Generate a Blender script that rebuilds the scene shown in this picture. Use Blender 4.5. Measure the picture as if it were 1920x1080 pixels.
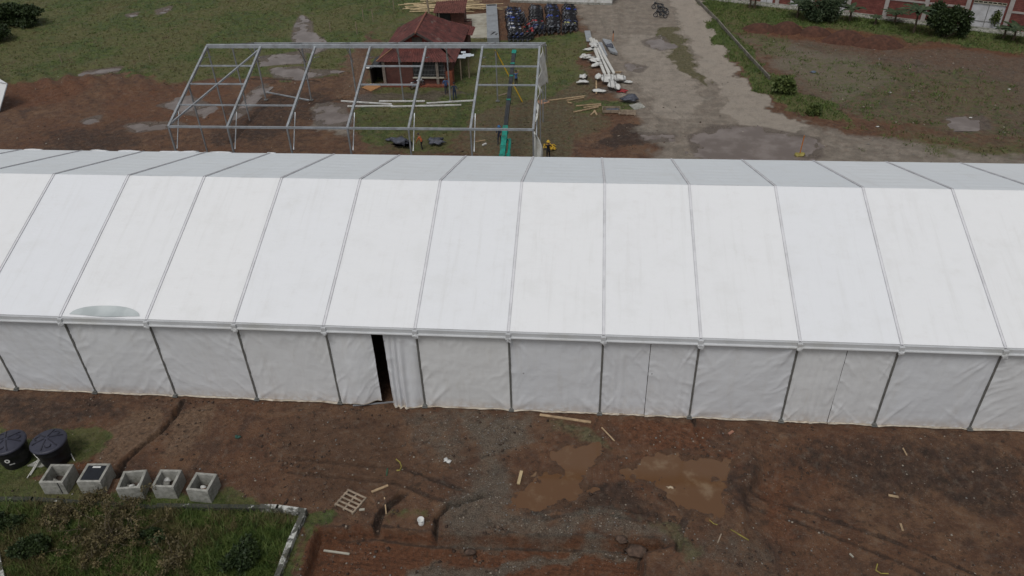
import bpy, bmesh, math, random
import numpy as np
from mathutils import Vector, Matrix
random.seed(7); rng=np.random.default_rng(11)
S=bpy.context.scene
for o in list(bpy.data.objects): bpy.data.objects.remove(o)
COL=S.collection
# ------------------------------------------------------------ camera
FPX=1480.95; PIT=.6267; YAW=-.1074; ROL=-.03471
CP=Vector((-1.2488,-32.338,32.122))
f_=Vector((math.sin(YAW)*math.cos(PIT),math.cos(YAW)*math.cos(PIT),-math.sin(PIT)))
r0=Vector((math.cos(YAW),-math.sin(YAW),0)); u0=r0.cross(f_)
R_=math.cos(ROL)*r0+math.sin(ROL)*u0; U_=-math.sin(ROL)*r0+math.cos(ROL)*u0
cam=bpy.data.cameras.new('camera'); co=bpy.data.objects.new('camera',cam); COL.objects.link(co)
m=Matrix((R_,U_,-f_)).transposed().to_4x4(); m.translation=CP; co.matrix_world=m
cam.sensor_width=36; cam.lens=36*FPX/1920; cam.clip_end=3000; cam.clip_start=.5
S.camera=co
# ------------------------------------------------------------ light: overcast
SUN_EL=math.radians(63); SUN_ROT=math.radians(200)
w=bpy.data.worlds.new('World'); S.world=w; w.use_nodes=True
nt=w.node_tree; nt.nodes.clear()
sky=nt.nodes.new('ShaderNodeTexSky'); sky.sky_type='NISHITA'; sky.sun_disc=False
sky.sun_elevation=SUN_EL; sky.sun_rotation=SUN_ROT; sky.dust_density=3.0
hs=nt.nodes.new('ShaderNodeHueSaturation'); hs.inputs['Saturation'].default_value=.22
bg=nt.nodes.new('ShaderNodeBackground'); bg.inputs['Strength'].default_value=.10
wo=nt.nodes.new('ShaderNodeOutputWorld')
nt.links.new(sky.outputs[0],hs.inputs['Color']); nt.links.new(hs.outputs[0],bg.inputs[0]); nt.links.new(bg.outputs[0],wo.inputs[0])
sl=bpy.data.lights.new('sun','SUN'); sl.energy=1.35; sl.angle=math.radians(22); sl.color=(1,.985,.96)
so=bpy.data.objects.new('sun',sl); COL.objects.link(so)
sd=Vector((math.sin(SUN_ROT)*math.cos(SUN_EL),math.cos(SUN_ROT)*math.cos(SUN_EL),math.sin(SUN_EL)))
so.rotation_euler=sd.to_track_quat('Z','Y').to_euler()
S.view_settings.view_transform='Standard'; S.view_settings.look='None'; S.view_settings.gamma=1
S.view_settings.exposure=-.17
S.render.engine='CYCLES'
# ------------------------------------------------------------ helpers
def G(px,py,z=0.):            # ground (height z) point seen at a photo position
    d=f_+R_*((px-960)/FPX)-U_*((py-540)/FPX); t=(z-CP.z)/d.z; p=CP+d*t; return (p.x,p.y)
def lin(c):
    return tuple(((v/255)/12.92 if v/255<=.04045 else ((v/255+.055)/1.055)**2.4) for v in c)
class NT:
    def __init__(s,name):
        s.m=bpy.data.materials.new(name); s.m.use_nodes=True; s.t=s.m.node_tree; s.b=s.t.nodes['Principled BSDF']
        s.pos=s.n('ShaderNodeNewGeometry').outputs['Position']
        s.loc=s.n('ShaderNodeTexCoord').outputs['Object']
    def n(s,k,**a):
        o=s.t.nodes.new(k)
        for q,v in a.items(): setattr(o,q,v)
        return o
    def put(s,sock,v):
        if isinstance(v,bpy.types.NodeSocket): s.t.links.new(v,sock)
        else:
            try:
                if sock.type=='RGBA' and len(v)==3: v=(*v,1)
            except TypeError: pass
            sock.default_value=v
    def noise(s,sc,det=4,ro=.55,vec=None,dist=0,col=False,stretch=None):
        o=s.n('ShaderNodeTexNoise'); v=vec or s.pos
        if stretch:
            mp=s.n('ShaderNodeMapping'); s.put(mp.inputs['Vector'],v); mp.inputs['Scale'].default_value=stretch[:3]
            if len(stretch)>3: mp.inputs['Rotation'].default_value=(0,0,stretch[3])
            v=mp.outputs[0]
        s.put(o.inputs['Vector'],v); o.inputs['Scale'].default_value=sc; o.inputs['Detail'].default_value=det
        o.inputs['Roughness'].default_value=ro; o.inputs['Distortion'].default_value=dist
        return o.outputs['Color' if col else 'Fac']
    def vor(s,sc,vec=None,feat='F1'):
        o=s.n('ShaderNodeTexVoronoi'); o.feature=feat; s.put(o.inputs['Vector'],vec or s.pos); o.inputs['Scale'].default_value=sc; return o
    def math(s,op,a,b=0.,c=None,clamp=False):
        o=s.n('ShaderNodeMath',operation=op); o.use_clamp=clamp; s.put(o.inputs[0],a); s.put(o.inputs[1],b)
        if c is not None: s.put(o.inputs[2],c)
        return o.outputs[0]
    def ss(s,v,a,b,c=0.,d=1.):
        o=s.n('ShaderNodeMapRange',interpolation_type='SMOOTHSTEP'); s.put(o.inputs['Value'],v)
        for i,q in zip((1,2,3,4),(a,b,c,d)): s.put(o.inputs[i],q)
        return o.outputs[0]
    def mix(s,f,a,b,mode='MIX'):
        o=s.n('ShaderNodeMix',data_type='RGBA',blend_type=mode); s.put(o.inputs[0],f); s.put(o.inputs[6],a); s.put(o.inputs[7],b); return o.outputs[2]
    def bump(s,h,st=.5,d=.05,prev=None):
        o=s.n('ShaderNodeBump'); o.inputs['Strength'].default_value=st; o.inputs['Distance'].default_value=d; s.put(o.inputs['Height'],h)
        if prev: s.put(o.inputs['Normal'],prev)
        return o.outputs[0]
    def out(s,col,rough=.8,nor=None,metal=0,spec=.5):
        s.put(s.b.inputs['Base Color'],col); s.put(s.b.inputs['Roughness'],rough); s.put(s.b.inputs['Metallic'],metal)
        s.b.inputs['Specular IOR Level'].default_value=spec
        if nor: s.put(s.b.inputs['Normal'],nor)
        return s.m
_mc={}
def simple(name,c,rough=.7,var=.25,sc=3.,metal=0,dirt=None,bs=0.,spec=.4):
    if name in _mc: return _mc[name]
    t=NT(name); n=t.noise(sc,6,.6,vec=t.loc)
    a=tuple(x*(1-var) for x in c); b=tuple(min(1,x*(1+var)) for x in c)
    colr=t.mix(t.ss(n,.3,.7),a,b)
    if dirt: colr=t.mix(t.math('MULTIPLY',t.ss(t.noise(sc*.6,8,.7,vec=t.loc),.48,.66),.7),colr,dirt)
    m=t.out(colr,rough,t.bump(t.noise(sc*5,4,.6,vec=t.loc),.4,.02) if bs else None,metal,spec)
    _mc[name]=m; return m
class MB:
    def __init__(s): s.v=[];s.f=[];s.mi=[]
    def add(s,vs,fs,mi=0):
        o=len(s.v); s.v+=[tuple(v) for v in vs]; s.f+=[tuple(i+o for i in f) for f in fs]; s.mi+=[mi]*len(fs); return s
    def box(s,c,sz,rz=0,mi=0,M=None):
        x,y,z=[q/2 for q in sz]; V=[]
        for k in range(8):
            p=Vector(((x if k&1 else -x),(y if k&2 else -y),(z if k&4 else -z)))
            if M is not None: p=M@p
            if rz: p=Matrix.Rotation(rz,3,'Z')@p
            V.append(p+Vector(c))
        return s.add(V,[(0,2,3,1),(4,5,7,6),(0,1,5,4),(2,6,7,3),(0,4,6,2),(1,3,7,5)],mi)
    def beam(s,a,b,w,h=None,mi=0,up=(0,0,1)):
        h=h or w; a=Vector(a);b=Vector(b); d=(b-a); L=d.length; d.normalize(); upv=Vector(up)
        if abs(d.dot(upv))>.98: upv=Vector((0,1,0))
        sx=d.cross(upv).normalized(); uz=sx.cross(d)
        V=[]
        for p in(a,b):
            for i,j in((-1,-1),(1,-1),(1,1),(-1,1)): V.append(p+sx*(i*w/2)+uz*(j*h/2))
        return s.add(V,[(3,2,1,0),(4,5,6,7),(0,1,5,4),(1,2,6,5),(2,3,7,6),(3,0,4,7)],mi)
    def tube(s,pts,r,n=8,mi=0,caps=True):
        pts=[Vector(p) for p in pts]; rs=r if isinstance(r,(list,tuple)) else [r]*len(pts); V=[];F=[]
        for i,p in enumerate(pts):
            d=(pts[min(i+1,len(pts)-1)]-pts[max(i-1,0)]).normalized()
            a=Vector((0,0,1)) if abs(d.z)<.9 else Vector((1,0,0))
            x=d.cross(a).normalized(); y=x.cross(d)
            for k in range(n):
                t=2*math.pi*k/n; V.append(p+(x*math.cos(t)+y*math.sin(t))*rs[i])
        for i in range(len(pts)-1):
            for k in range(n):
                k2=(k+1)%n; F.append((i*n+k,i*n+k2,(i+1)*n+k2,(i+1)*n+k))
        if caps: F.append(tuple(range(n))[::-1]); F.append(tuple(range((len(pts)-1)*n,len(pts)*n)))
        return s.add(V,F,mi)
    def lathe(s,prof,c=(0,0,0),n=24,mi=0):
        V=[];F=[]
        for r,z in prof:
            for k in range(n):
                t=2*math.pi*k/n; V.append((c[0]+r*math.cos(t),c[1]+r*math.sin(t),c[2]+z))
        for i in range(len(prof)-1):
            for k in range(n):
                k2=(k+1)%n; F.append((i*n+k,i*n+k2,(i+1)*n+k2,(i+1)*n+k))
        return s.add(V,F,mi)
    def grid(s,fn,nu,nv,mi=0):
        V=[fn(i/nu,j/nv) for j in range(nv+1) for i in range(nu+1)]
        F=[(j*(nu+1)+i,j*(nu+1)+i+1,(j+1)*(nu+1)+i+1,(j+1)*(nu+1)+i) for j in range(nv) for i in range(nu)]
        return s.add(V,F,mi)
    def blob(s,c,r,seed=0,amp=.2,sub=2,mi=0,flat=None,rz=0):
        bm=bmesh.new(); bmesh.ops.create_icosphere(bm,subdivisions=sub,radius=1); rn=random.Random(seed)
        ph=[(rn.uniform(1.5,4.5),rn.uniform(0,6.3),Vector((rn.uniform(-1,1),rn.uniform(-1,1),rn.uniform(-1,1)))) for _ in range(5)]
        V=[]; ca,sa=math.cos(rz),math.sin(rz)
        for v in bm.verts:
            k=1+amp*sum(math.sin(a*v.co.dot(d)*2+b)+.35*math.sin(a*v.co.dot(d)*7+b*2) for a,b,d in ph)/2.5
            p=v.co*k; p=Vector((p.x*r[0],p.y*r[1],p.z*r[2]))
            p=Vector((p.x*ca-p.y*sa,p.x*sa+p.y*ca,p.z))
            if flat is not None: p.z=max(p.z,flat)
            V.append(p+Vector(c))
        F=[tuple(v.index for v in f.verts) for f in bm.faces]; bm.free(); return s.add(V,F,mi)
    def build(s,name,mats,parent=None,smooth=False,loc=None):
        me=bpy.data.meshes.new(name); me.from_pydata(s.v,[],s.f)
        if not isinstance(mats,(list,tuple)): mats=[mats]
        for q in mats: me.materials.append(q)
        if len(mats)>1: me.polygons.foreach_set('material_index',s.mi)
        if smooth: me.polygons.foreach_set('use_smooth',[True]*len(me.polygons))
        me.update(); o=bpy.data.objects.new(name,me); COL.objects.link(o)
        if parent: o.parent=parent
        if loc: o.location=loc
        return o
def tag(o,label=None,cat=None,group=None,kind=None):
    if label:o['label']=label
    if cat:o['category']=cat
    if group:o['group']=group
    if kind:o['kind']=kind
    return o
def empty(name,loc,rz,label,cat,group=None):
    o=bpy.data.objects.new(name,None); COL.objects.link(o); o.location=loc; o.rotation_euler=(0,0,rz); o.empty_display_size=.3
    return tag(o,label,cat,group)
def dup(o,parent=None,kids=None):
    c=o.copy(); COL.objects.link(c); c.parent=parent
    for ch in [q for q in bpy.data.objects if q.parent==o] if kids is None else kids.get(o,[]): dup(ch,c,kids)
    return c
# ------------------------------------------------------------ numpy noise
_lat=rng.random((256,256)).astype(np.float64)
def vn(x,y):
    xi=np.floor(x).astype(int); yi=np.floor(y).astype(int); fx=x-xi; fy=y-yi; fx=fx*fx*(3-2*fx); fy=fy*fy*(3-2*fy)
    a=_lat[xi&255,yi&255];b=_lat[(xi+1)&255,yi&255];c=_lat[xi&255,(yi+1)&255];d=_lat[(xi+1)&255,(yi+1)&255]
    return (a*(1-fx)+b*fx)*(1-fy)+(c*(1-fx)+d*fx)*fy
def fbm(x,y,sc,o=4,g=.5):
    r=0;a=1;t=0
    for i in range(o): r=r+a*vn(x*sc+17.3*i,y*sc+9.1*i); t+=a; a*=g; sc*=2.03
    return r/t
def sdf(x,y,P):               # signed distance, + inside
    P=np.array(P,float); d=np.full(x.shape,1e9); ins=np.zeros(x.shape,bool); n=len(P)
    for i in range(n):
        a=P[i];b=P[(i+1)%n]; e=b-a; wx=x-a[0]; wy=y-a[1]; t=np.clip((wx*e[0]+wy*e[1])/(e@e+1e-9),0,1)
        d=np.minimum(d,(wx-e[0]*t)**2+(wy-e[1]*t)**2)
        c=((a[1]>y)!=(b[1]>y)); 
        with np.errstate(divide='ignore',invalid='ignore'): xx=(b[0]-a[0])*(y-a[1])/(b[1]-a[1]+1e-12)+a[0]
        ins^=c&(x<xx)
    return np.where(ins,1,-1)*np.sqrt(d)
def pdist(x,y,P):
    P=np.array(P,float); d=np.full(x.shape,1e9)
    for a,b in zip(P[:-1],P[1:]):
        e=b-a; wx=x-a[0]; wy=y-a[1]; t=np.clip((wx*e[0]+wy*e[1])/(e@e+1e-9),0,1); d=np.minimum(d,(wx-e[0]*t)**2+(wy-e[1]*t)**2)
    return np.sqrt(d)
def sst(a,b,v): t=np.clip((v-a)/(b-a),0,1); return t*t*(3-2*t)
def W(pts,z=0.): return [G(*p,z) for p in pts]
# ------------------------------------------------------------ ground zones (outlines surveyed from the photo, stored in metres)
PUD=[ # outline, colour key, (far/near)
 [(302,198),(330,190),(350,184),(372,190),(395,203),(380,217),(355,214),(335,204)],
 [(240,236),(265,232),(330,232),(342,236),(300,241),(255,247)],
 [(438,213),(455,200),(468,178),(495,160),(503,170),(482,185),(462,208),(445,219)],
 [(556,52),(566,30),(580,42),(582,62),(602,74),(610,92),(590,100),(562,92),(552,72)],
 [(488,108),(520,104),(565,98),(570,118),(500,122)],
 [(512,130),(560,127),(584,133),(632,134),(600,142),(560,148),(520,144)],
 [(598,200),(615,195),(640,198),(652,235),(605,240),(593,220)],
 [(1208,78),(1240,70),(1252,84),(1264,88),(1240,94),(1214,86)],
 [(1178,121),(1208,126),(1198,135),(1180,131)],
 [(1296,258),(1340,238),(1420,240),(1530,262),(1535,292),(1500,306),(1340,308),(1305,285)],
 [(1783,224),(1840,222),(1850,240),(1798,241)],
 [(1205,252),(1262,255),(1250,264),(1210,262)],
 [(296,20),(318,13),(316,20),(300,27)],
 [(160,136),(225,127),(215,136),(165,140)],
 [(160,226),(185,219),(180,225),(165,230)],
 [(1040,852),(1068,832),(1120,838),(1140,856),(1098,872),(1086,890),(1098,915),(1088,945),(1040,952),(975,938),(962,905),(1010,892),(1048,882)],
 [(1168,884),(1256,848),(1300,860),(1372,868),(1338,895),(1344,960),(1292,968),(1250,937),(1222,905)],
 [(1125,168),(1150,166),(1150,172),(1130,173)],
 [(240,28),(256,25),(252,30),(244,31)],
]
PUDW=[W(p) for p in PUD]
PUDOFF=[.0]*len(PUD)
PIT_P=W([(552,1130),(592,990),(700,986),(820,1000),(1060,1005),(1240,1012),(1262,1024),(1210,1036),(1195,1130)])
DITCH=[(W([(343,752),(325,785),(300,812),(262,840),(232,868),(222,895)]),.22,.32),
 (W([(706,985),(712,965),(730,948),(752,930)]),.28,.4),(W([(816,1000),(818,972),(840,950),(875,940),(905,932)]),.17,.38),
 (W([(1272,1030),(1278,990),(1292,962)]),.22,.25),(W([(1300,785),(1312,830)]),.15,.12),
 (W([(470,148),(560,151),(600,152)]),.25,.2),(W([(590,195),(660,183)]),.4,.15),(W([(430,270),(470,225),(500,195)]),.25,.2)]
RUTS=[(W(p),.16,.05) for p in ([(985,966),(1120,948),(1262,972)],[(985,978),(1120,960),(1262,985)],[(1345,915),(1500,958),(1700,1035),(1850,1110)],[(1380,900),(1540,945),(1740,1015),(1930,1095)],
 [(1440,235),(1330,170),(1290,90),(1262,20)],[(1250,235),(1170,170),(1120,90),(1095,30)],[(1290,225),(1200,160),(1150,90),(1125,30)],[(1560,285),(1740,290),(1930,318)],[(1560,275),(1740,280),(1930,308)],[(560,860),(760,880),(900,930)],[(540,885),(740,905),(860,950)])]
def height(x,y):
    x=np.asarray(x,float);y=np.asarray(y,float)
    near=(y<0.5)
    h=.09*(fbm(x,y,.25,3)-.5)+.07*(fbm(x+50,y,1.4,4,.6)-.5)
    rough=sst(.45,.65,fbm(x,y+99,.22,3))
    h=h+rough*.10*(fbm(x,y,3.1,3,.6)-.45)
    h=h+.02
    # tent platform flat
    pl=sst(-1.0,-.25,y)*(1-sst(20.2,21,y)); h=h*(1-pl)-.03*pl
    # excavation pit
    s=sdf(x,y,PIT_P)+.22*(fbm(x,y,1.2,3)-.5); h=h-(.85)*sst(-.02,.16,s)+.05*np.sin(y*24+x*1.2+3*fbm(x,y,.5,2))*sst(.4,.8,s)*fbm(x,y,.5,2)
    for P,wd,dp in DITCH:
        d=pdist(x,y,P)+.14*(fbm(x,y,1.5,3)-.5); h=h-dp*1.3*(1-sst(wd*.55,wd*.85,d))+.06*np.exp(-((d-wd*1.25)/.16)**2)
    for P,wd,dp in RUTS:
        d=pdist(x,y,P)+.2*(fbm(x,y,1.5,3)-.5); h=h-dp*(1-sst(wd*.5,wd,d))+.03*np.exp(-((d-wd*1.3)/.1)**2)
    # bank falling away on the right, with rills
    b=sst(5.5,9,x)*sst(-1.2,-4.6,y)*(y<0); rl=fbm(x*1.0+y*.55,y*.2,1.1,3)
    h=h-b*.85+ sst(5.5,9,x)*np.exp(-((y+2.6)/1.3)**2)*(y<0)*.28*(rl-.5)
    # cut bank in the mud field at far left
    b2=sst(-45,-52,x)*np.exp(-((y-49)/4)**2)*(y>20); h=h+b2*(.5+.35*np.sin((x+y)*2.2)*.5)
    # verge
    d=pdist(x,y,VERGE); h=h+.25*np.exp(-(d/1.3)**2)*(.4+fbm(x,y,.9,3))*(y>20)
    for P in PUDW:
        P2=np.array(P); mn=P2.min(0)-1.9; mx=P2.max(0)+1.9
        box=(x>mn[0])&(x<mx[0])&(y>mn[1])&(y<mx[1])
        if not box.any(): continue
        fr=P2[:,1].mean()>20; raw=sdf(x[box],y[box],P)
        s=raw+(4.6 if fr else 2.6)*(fbm(x[box],y[box],.55 if fr else .9,5,.62)-.5)
        k=sst(-1.7,-1.15,raw); hb=h[box]; lo=.05+.02*(fbm(x[box],y[box],2.,3)-.5); hb=hb*(1-k)+lo*k
        hb=hb-.11*sst(-.3,.4,s); h[box]=hb
    return h
VERGE=W([(1300,0),(1360,80),(1420,150),(1480,190),(1560,215)])
def gz(x,y): return float(height(np.array([x]),np.array([y]))[0])
def GP(px,py,dz=0.): x,y=G(px,py); return (x,y,gz(x,y)+dz)
def axis(segs):
    out=[]
    for a,b,s in segs: out+=list(np.arange(a,b-1e-6,s))
    out.append(segs[-1][1]); return np.array(out)
xs=axis([(-900,-300,60),(-300,-110,8),(-110,-34,.36),(-34,23,.09),(23,62,.3),(62,110,2),(110,300,10),(300,900,60)])
ys=axis([(-600,-100,50),(-100,-20,5),(-20,-14,.5),(-14,.4,.08),(.4,20,1.2),(20,50,.22),(50,86,.3),(86,110,2),(110,300,12),(300,900,60)])
X,Y=np.meshgrid(xs,ys); X=X.ravel();Y=Y.ravel(); Z=height(X,Y)
A=np.zeros((len(X),4),np.float32);B=np.zeros((len(X),4),np.float32)
CH=dict(grass=(A,0),dry=(A,1),pale=(A,2),gravel=(A,3),red=(B,0),wet_shade=(B,1),tan=(B,2),mud=(B,3))
ZN=[ # channel, value, feather(m), outline
 ('grass',.92,1.2,[(-700,-200),(-700,175),(60,168),(130,146),(190,141),(250,146),(310,156),(440,147),(540,152),(610,146),(640,120),(690,62),(800,8),(950,-200)]),
 ('dry',.52,2,[(330,20),(560,0),(640,-20),(700,60),(640,150),(500,150),(430,110)]),
 ('dry',.62,1,[(430,-60),(560,-60),(470,60),(400,80),(330,60)]),
 ('tan',.55,1,[(600,60),(640,50),(690,110),(700,180),(640,190),(620,120)]),
 ('grass',.62,1,[(690,62),(730,10),(830,-10),(900,70),(1095,66),(1100,130),(1040,180),(900,212),(862,285),(660,275),(648,205),(700,185)]),
 ('dry',.5,1,[(660,200),(900,200),(900,290),(660,290)]),
 ('dry',.56,1.5,[(862,150),(1120,120),(1140,230),(1060,300),(862,300)]),
 ('gravel',.45,1.5,[(900,160),(1060,150),(1090,300),(900,300)]),
 ('grass',.6,.8,[(1080,185),(1190,190),(1200,212),(1080,218)]),
 ('grass',.85,.8,[(1075,62),(1098,66),(1100,140),(1030,160),(960,100),(1000,86)]),
 ('pale',.70,1.2,[(1058,-20),(1120,-60),(1290,-60),(1345,60),(1400,180),(1480,222),(1600,250),(1700,262),(1930,292),(1990,340),(1240,340),(1190,250),(1160,200),(1130,140),(1092,60)]),
 ('pale',.95,.5,[(1245,-30),(1290,-30),(1322,30),(1352,75),(1378,130),(1425,182),(1475,225),(1560,243),(1500,252),(1380,238),(1335,165),(1305,100),(1262,45)]),
 ('pale',.86,1.2,[(1150,60),(1230,60),(1290,120),(1340,200),(1300,240),(1230,220),(1180,150)]),
 ('dry',.78,.6,[(1225,50),(1262,48),(1305,108),(1335,152),(1318,165),(1260,120),(1228,80)]),
 ('gravel',.4,1,[(1090,-20),(1210,-20),(1230,60),(1180,90),(1120,60)]),
 ('grass',1.15,.5,[(1285,-40),(1345,-40),(1372,40),(1402,88),(1440,142),(1470,140),(1495,180),(1570,200),(1592,232),(1500,219),(1425,178),(1375,112),(1330,50)]),
 ('tan',.62,2.,[(1400,90),(1560,100),(1640,190),(1560,230),(1480,160)]),
 ('pale',.56,2.2,[(1365,60),(1460,75),(1640,110),(1700,160),(1560,200),(1480,150),(1430,120)]),
 ('dry',.5,1.2,[(1560,235),(1700,240),(1990,270),(1990,310),(1700,262)]),
 ('gravel',.58,1.5,[(1352,-20),(1390,50),(1450,140),(1500,190),(1580,215),(2100,300),(2100,110),(1700,90),(1400,60)]),
 ('dry',.42,1.5,[(1400,70),(1560,80),(1700,120),(1930,150),(1990,300),(1700,250),(1500,190)]),
 ('grass',.85,1.2,[(1300,-60),(1340,10),(1390,64),(1440,50),(1560,56),(1700,74),(1800,84),(2000,105),(2000,-60)]),
 ('grass',.45,2.5,[(1440,90),(1900,140),(1960,280),(1620,235),(1500,180)]),
 ('grass',.5,1,[(1385,60),(1480,66),(1500,110),(1420,110)]),
 ('grass',.5,1,[(1600,250),(1740,250),(2000,285),(2000,308),(1760,290)]),
 ('red',.62,1.2,[(1690,78),(1930,92),(1930,130),(1800,130),(1700,110)]),
 ('red',.62,.8,[(1735,168),(1830,155),(1835,170),(1765,192)]),
 ('red',.8,.8,[(1395,32),(1690,52),(1690,108),(1590,98),(1400,62)]),
 ('tan',.55,.6,[(1780,100),(1810,100),(1815,112),(1780,110)]),
 ('wet_shade',.75,.6,[(1130,238),(1260,232),(1270,268),(1140,280)]),
 ('wet_shade',.75,.6,[(1340,246),(1500,238),(1580,252),(1520,262),(1400,262)]),
 ('wet_shade',.7,.5,[(1305,178),(1345,180),(1345,196),(1310,194)]),('wet_shade',.7,.4,[(1316,108),(1345,108),(1345,122),(1320,120)]),
 ('red',.56,.6,[(1330,250),(1460,242),(1480,262),(1380,268)]),
 ('gravel',.5,.8,[(1560,262),(1760,270),(1940,300),(1940,330),(1560,330)]),
 ('wet_shade',.6,2,[(60,235),(250,235),(250,300),(60,300)]),('wet_shade',.55,1,[(420,190),(640,170),(640,200),(480,270),(400,290)]),
 ('red',.66,1.2,[(-60,160),(60,160),(140,150),(230,150),(130,195),(20,215),(-80,230)]),
 ('red',.5,1.5,[(180,160),(420,150),(440,230),(200,230)]),
 ('pale',.75,.5,[(595,195),(650,195),(655,260),(600,250)]),
 ('mud',.8,.6,[(620,210),(680,180),(850,170),(870,178),(700,200)]),
 ('dry',.7,.35,[(640,85),(700,30),(790,5),(800,12),(710,42),(650,98)]),('pale',.7,.3,[(645,80),(705,30),(790,6),(796,9),(710,38),(652,88)]),
 # near side
 ('gravel',.72,.7,[(826,768),(1000,780),(1012,832),(950,862),(962,950),(1160,968),(1262,980),(1262,1012),(1000,1004),(822,992),(840,930),(900,862),(860,800)]),
 ('gravel',.55,.8,[(760,768),(840,768),(900,850),(840,900),(760,840)]),
 ('gravel',.74,.3,[(770,1034),(900,1022),(1190,1018),(1200,1040),(960,1046),(860,1075),(830,1120),(760,1120)]),
 ('pale',.66,.3,[(780,1042),(850,1046),(870,1062),(820,1100),(770,1090)]),
 ('red',.85,.5,[(1132,786),(1335,792),(1345,846),(1240,850),(1165,822)]),
 ('red',.6,.6,[(1180,840),(1400,850),(1400,890),(1180,890)]),
 ('red',1.1,.4,[(572,992),(722,1008),(742,1100),(545,1120)]),('red',1.1,.3,[(925,1052),(1190,1046),(1200,1120),(880,1120)]),
 ('tan',.95,.5,[(188,806),(240,780),(292,772),(298,800),(252,846),(215,875),(170,872)]),
 ('tan',.78,.6,[(310,806),(372,776),(420,772),(400,820),(345,868),(285,872)]),
 ('red',.7,.5,[(120,862),(180,850),(235,880),(210,915),(130,905)]),
 ('red',.6,.6,[(1430,900),(1490,880),(1500,1000),(1440,1010)]),
 ('wet_shade',.60,1.1,[(1480,806),(1960,838),(1960,990),(1800,940),(1600,925),(1480,880)]),
 ('wet_shade',.6,.8,[(-40,735),(240,742),(230,790),(60,812),(-40,800)]),
 ('wet_shade',.62,.5,[(1120,900),(1180,890),(1240,940),(1290,985),(1080,975),(1100,930)]),
 ('wet_shade',.56,.7,[(1340,900),(1400,860),(1470,850),(1400,960),(1350,965)]),
 ('mud',.6,1,[(520,770),(760,770),(760,960),(560,950)]),
 ('gravel',.45,1.,[(1290,1000),(1480,960),(1500,1100),(1220,1100)]),
 ('grass',.75,.4,[(-60,790),(20,808),(80,800),(150,800),(204,815),(196,850),(150,868),(118,872),(60,900),(200,925),(380,925),(400,905),(445,905),(462,930),(488,952),(572,958),(532,1130),(-80,1130)]),
 ('grass',.62,.25,[(575,962),(640,950),(660,975),(600,990),(560,1060),(545,1060)]),
 ('grass',.5,.3,[(725,962),(800,965),(800,985),(725,985)]),
 ('dry',.62,.5,[(1030,790),(1110,800),(1170,840),(1110,835),(1040,810)]),
 ('dry',.6,.4,[(1190,960),(1290,985),(1330,1060),(1290,1070),(1250,1000)]),
]
far_=Y>10; wa=np.where(far_,2.6,1.3)
XW=X+wa*(fbm(X,Y,.35,5,.6)-.5)*2; YW=Y+wa*(fbm(X+300,Y+70,.35,5,.6)-.5)*2
for ch,v,fe,P in ZN:
    arr,k=CH[ch]; Pw=np.array(W(P)); mn=Pw.min(0)-fe*1.5-3; mx=Pw.max(0)+fe*1.5+3
    b=np.where((X>mn[0])&(X<mx[0])&(Y>mn[1])&(Y<mx[1]))[0]
    s=sdf(XW[b],YW[b],Pw)
    arr[b,k]=np.maximum(arr[b,k],v*sst(-fe*1.3,fe*1.2,s))
for P,wd,dp in DITCH:
    d=pdist(X,Y,P); B[:,1]=np.maximum(B[:,1],.95*(1-sst(wd*.6,wd*1.0,d))); A[:,0]*=sst(wd*.7,wd*1.2,d)  # ditch beds darkened: wet mud plus shade painted into the colour
for P,wd,dp in RUTS:
    d=pdist(X,Y,P)+.2*(fbm(X,Y,1.5,3)-.5); B[:,1]=np.maximum(B[:,1],.6*(1-sst(wd*.5,wd*1.3,d)))
s=sdf(X,Y,PIT_P)+.22*(fbm(X,Y,1.2,3)-.5); inr=sst(.15,.5,s)*(A[:,3]<.4)*(A[:,2]<.3); B[:,0]=np.maximum(B[:,0],inr*1.05); B[:,0]=np.maximum(B[:,0],.8*np.exp(-((s-.08)/.08)**2)); B[:,1]*=1-inr*.8; e=np.exp(-((s-.22)/.09)**2)+.8*np.exp(-((s+.07)/.10)**2); B[:,1]=np.maximum(B[:,1],e*.8)  # dark pit edge lines: painted shade on the rim, wet mud at the foot
for P in PUDW:
    P2=np.array(P); far=P2[:,1].mean()>20
    s=sdf(X,Y,P); k=sst(-.9 if far else -.5,-.1,s); B[:,3]=np.maximum(B[:,3],k*.85)
    A[:,0]*=1-.6*k; 
far_out=(np.abs(X)>115)|(Y>100)|(Y<-20); A[far_out,0]=.7
nx,ny=len(xs),len(ys)
idx=np.arange(nx*ny).reshape(ny,nx); q=np.stack([idx[:-1,:-1],idx[:-1,1:],idx[1:,1:],idx[1:,:-1]],-1).reshape(-1,4)
me=bpy.data.meshes.new('ground'); me.vertices.add(nx*ny); me.vertices.foreach_set('co',np.stack([X,Y,Z],1).astype(np.float32).ravel())
me.loops.add(q.size); me.loops.foreach_set('vertex_index',q.astype(np.int32).ravel())
me.polygons.add(len(q)); me.polygons.foreach_set('loop_start',np.arange(0,q.size,4,dtype=np.int32)); me.polygons.foreach_set('loop_total',np.full(len(q),4,np.int32))
me.update(calc_edges=True); me.polygons.foreach_set('use_smooth',np.ones(len(q),bool))
for nm,arr in(('zoneA',A),('zoneB',B)):
    at=me.attributes.new(nm,'FLOAT_COLOR','POINT'); at.data.foreach_set('color',arr.ravel())
ground=bpy.data.objects.new('ground',me); COL.objects.link(ground); tag(ground,'muddy building site ground with grass, gravel and red clay','ground',kind='structure')
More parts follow.
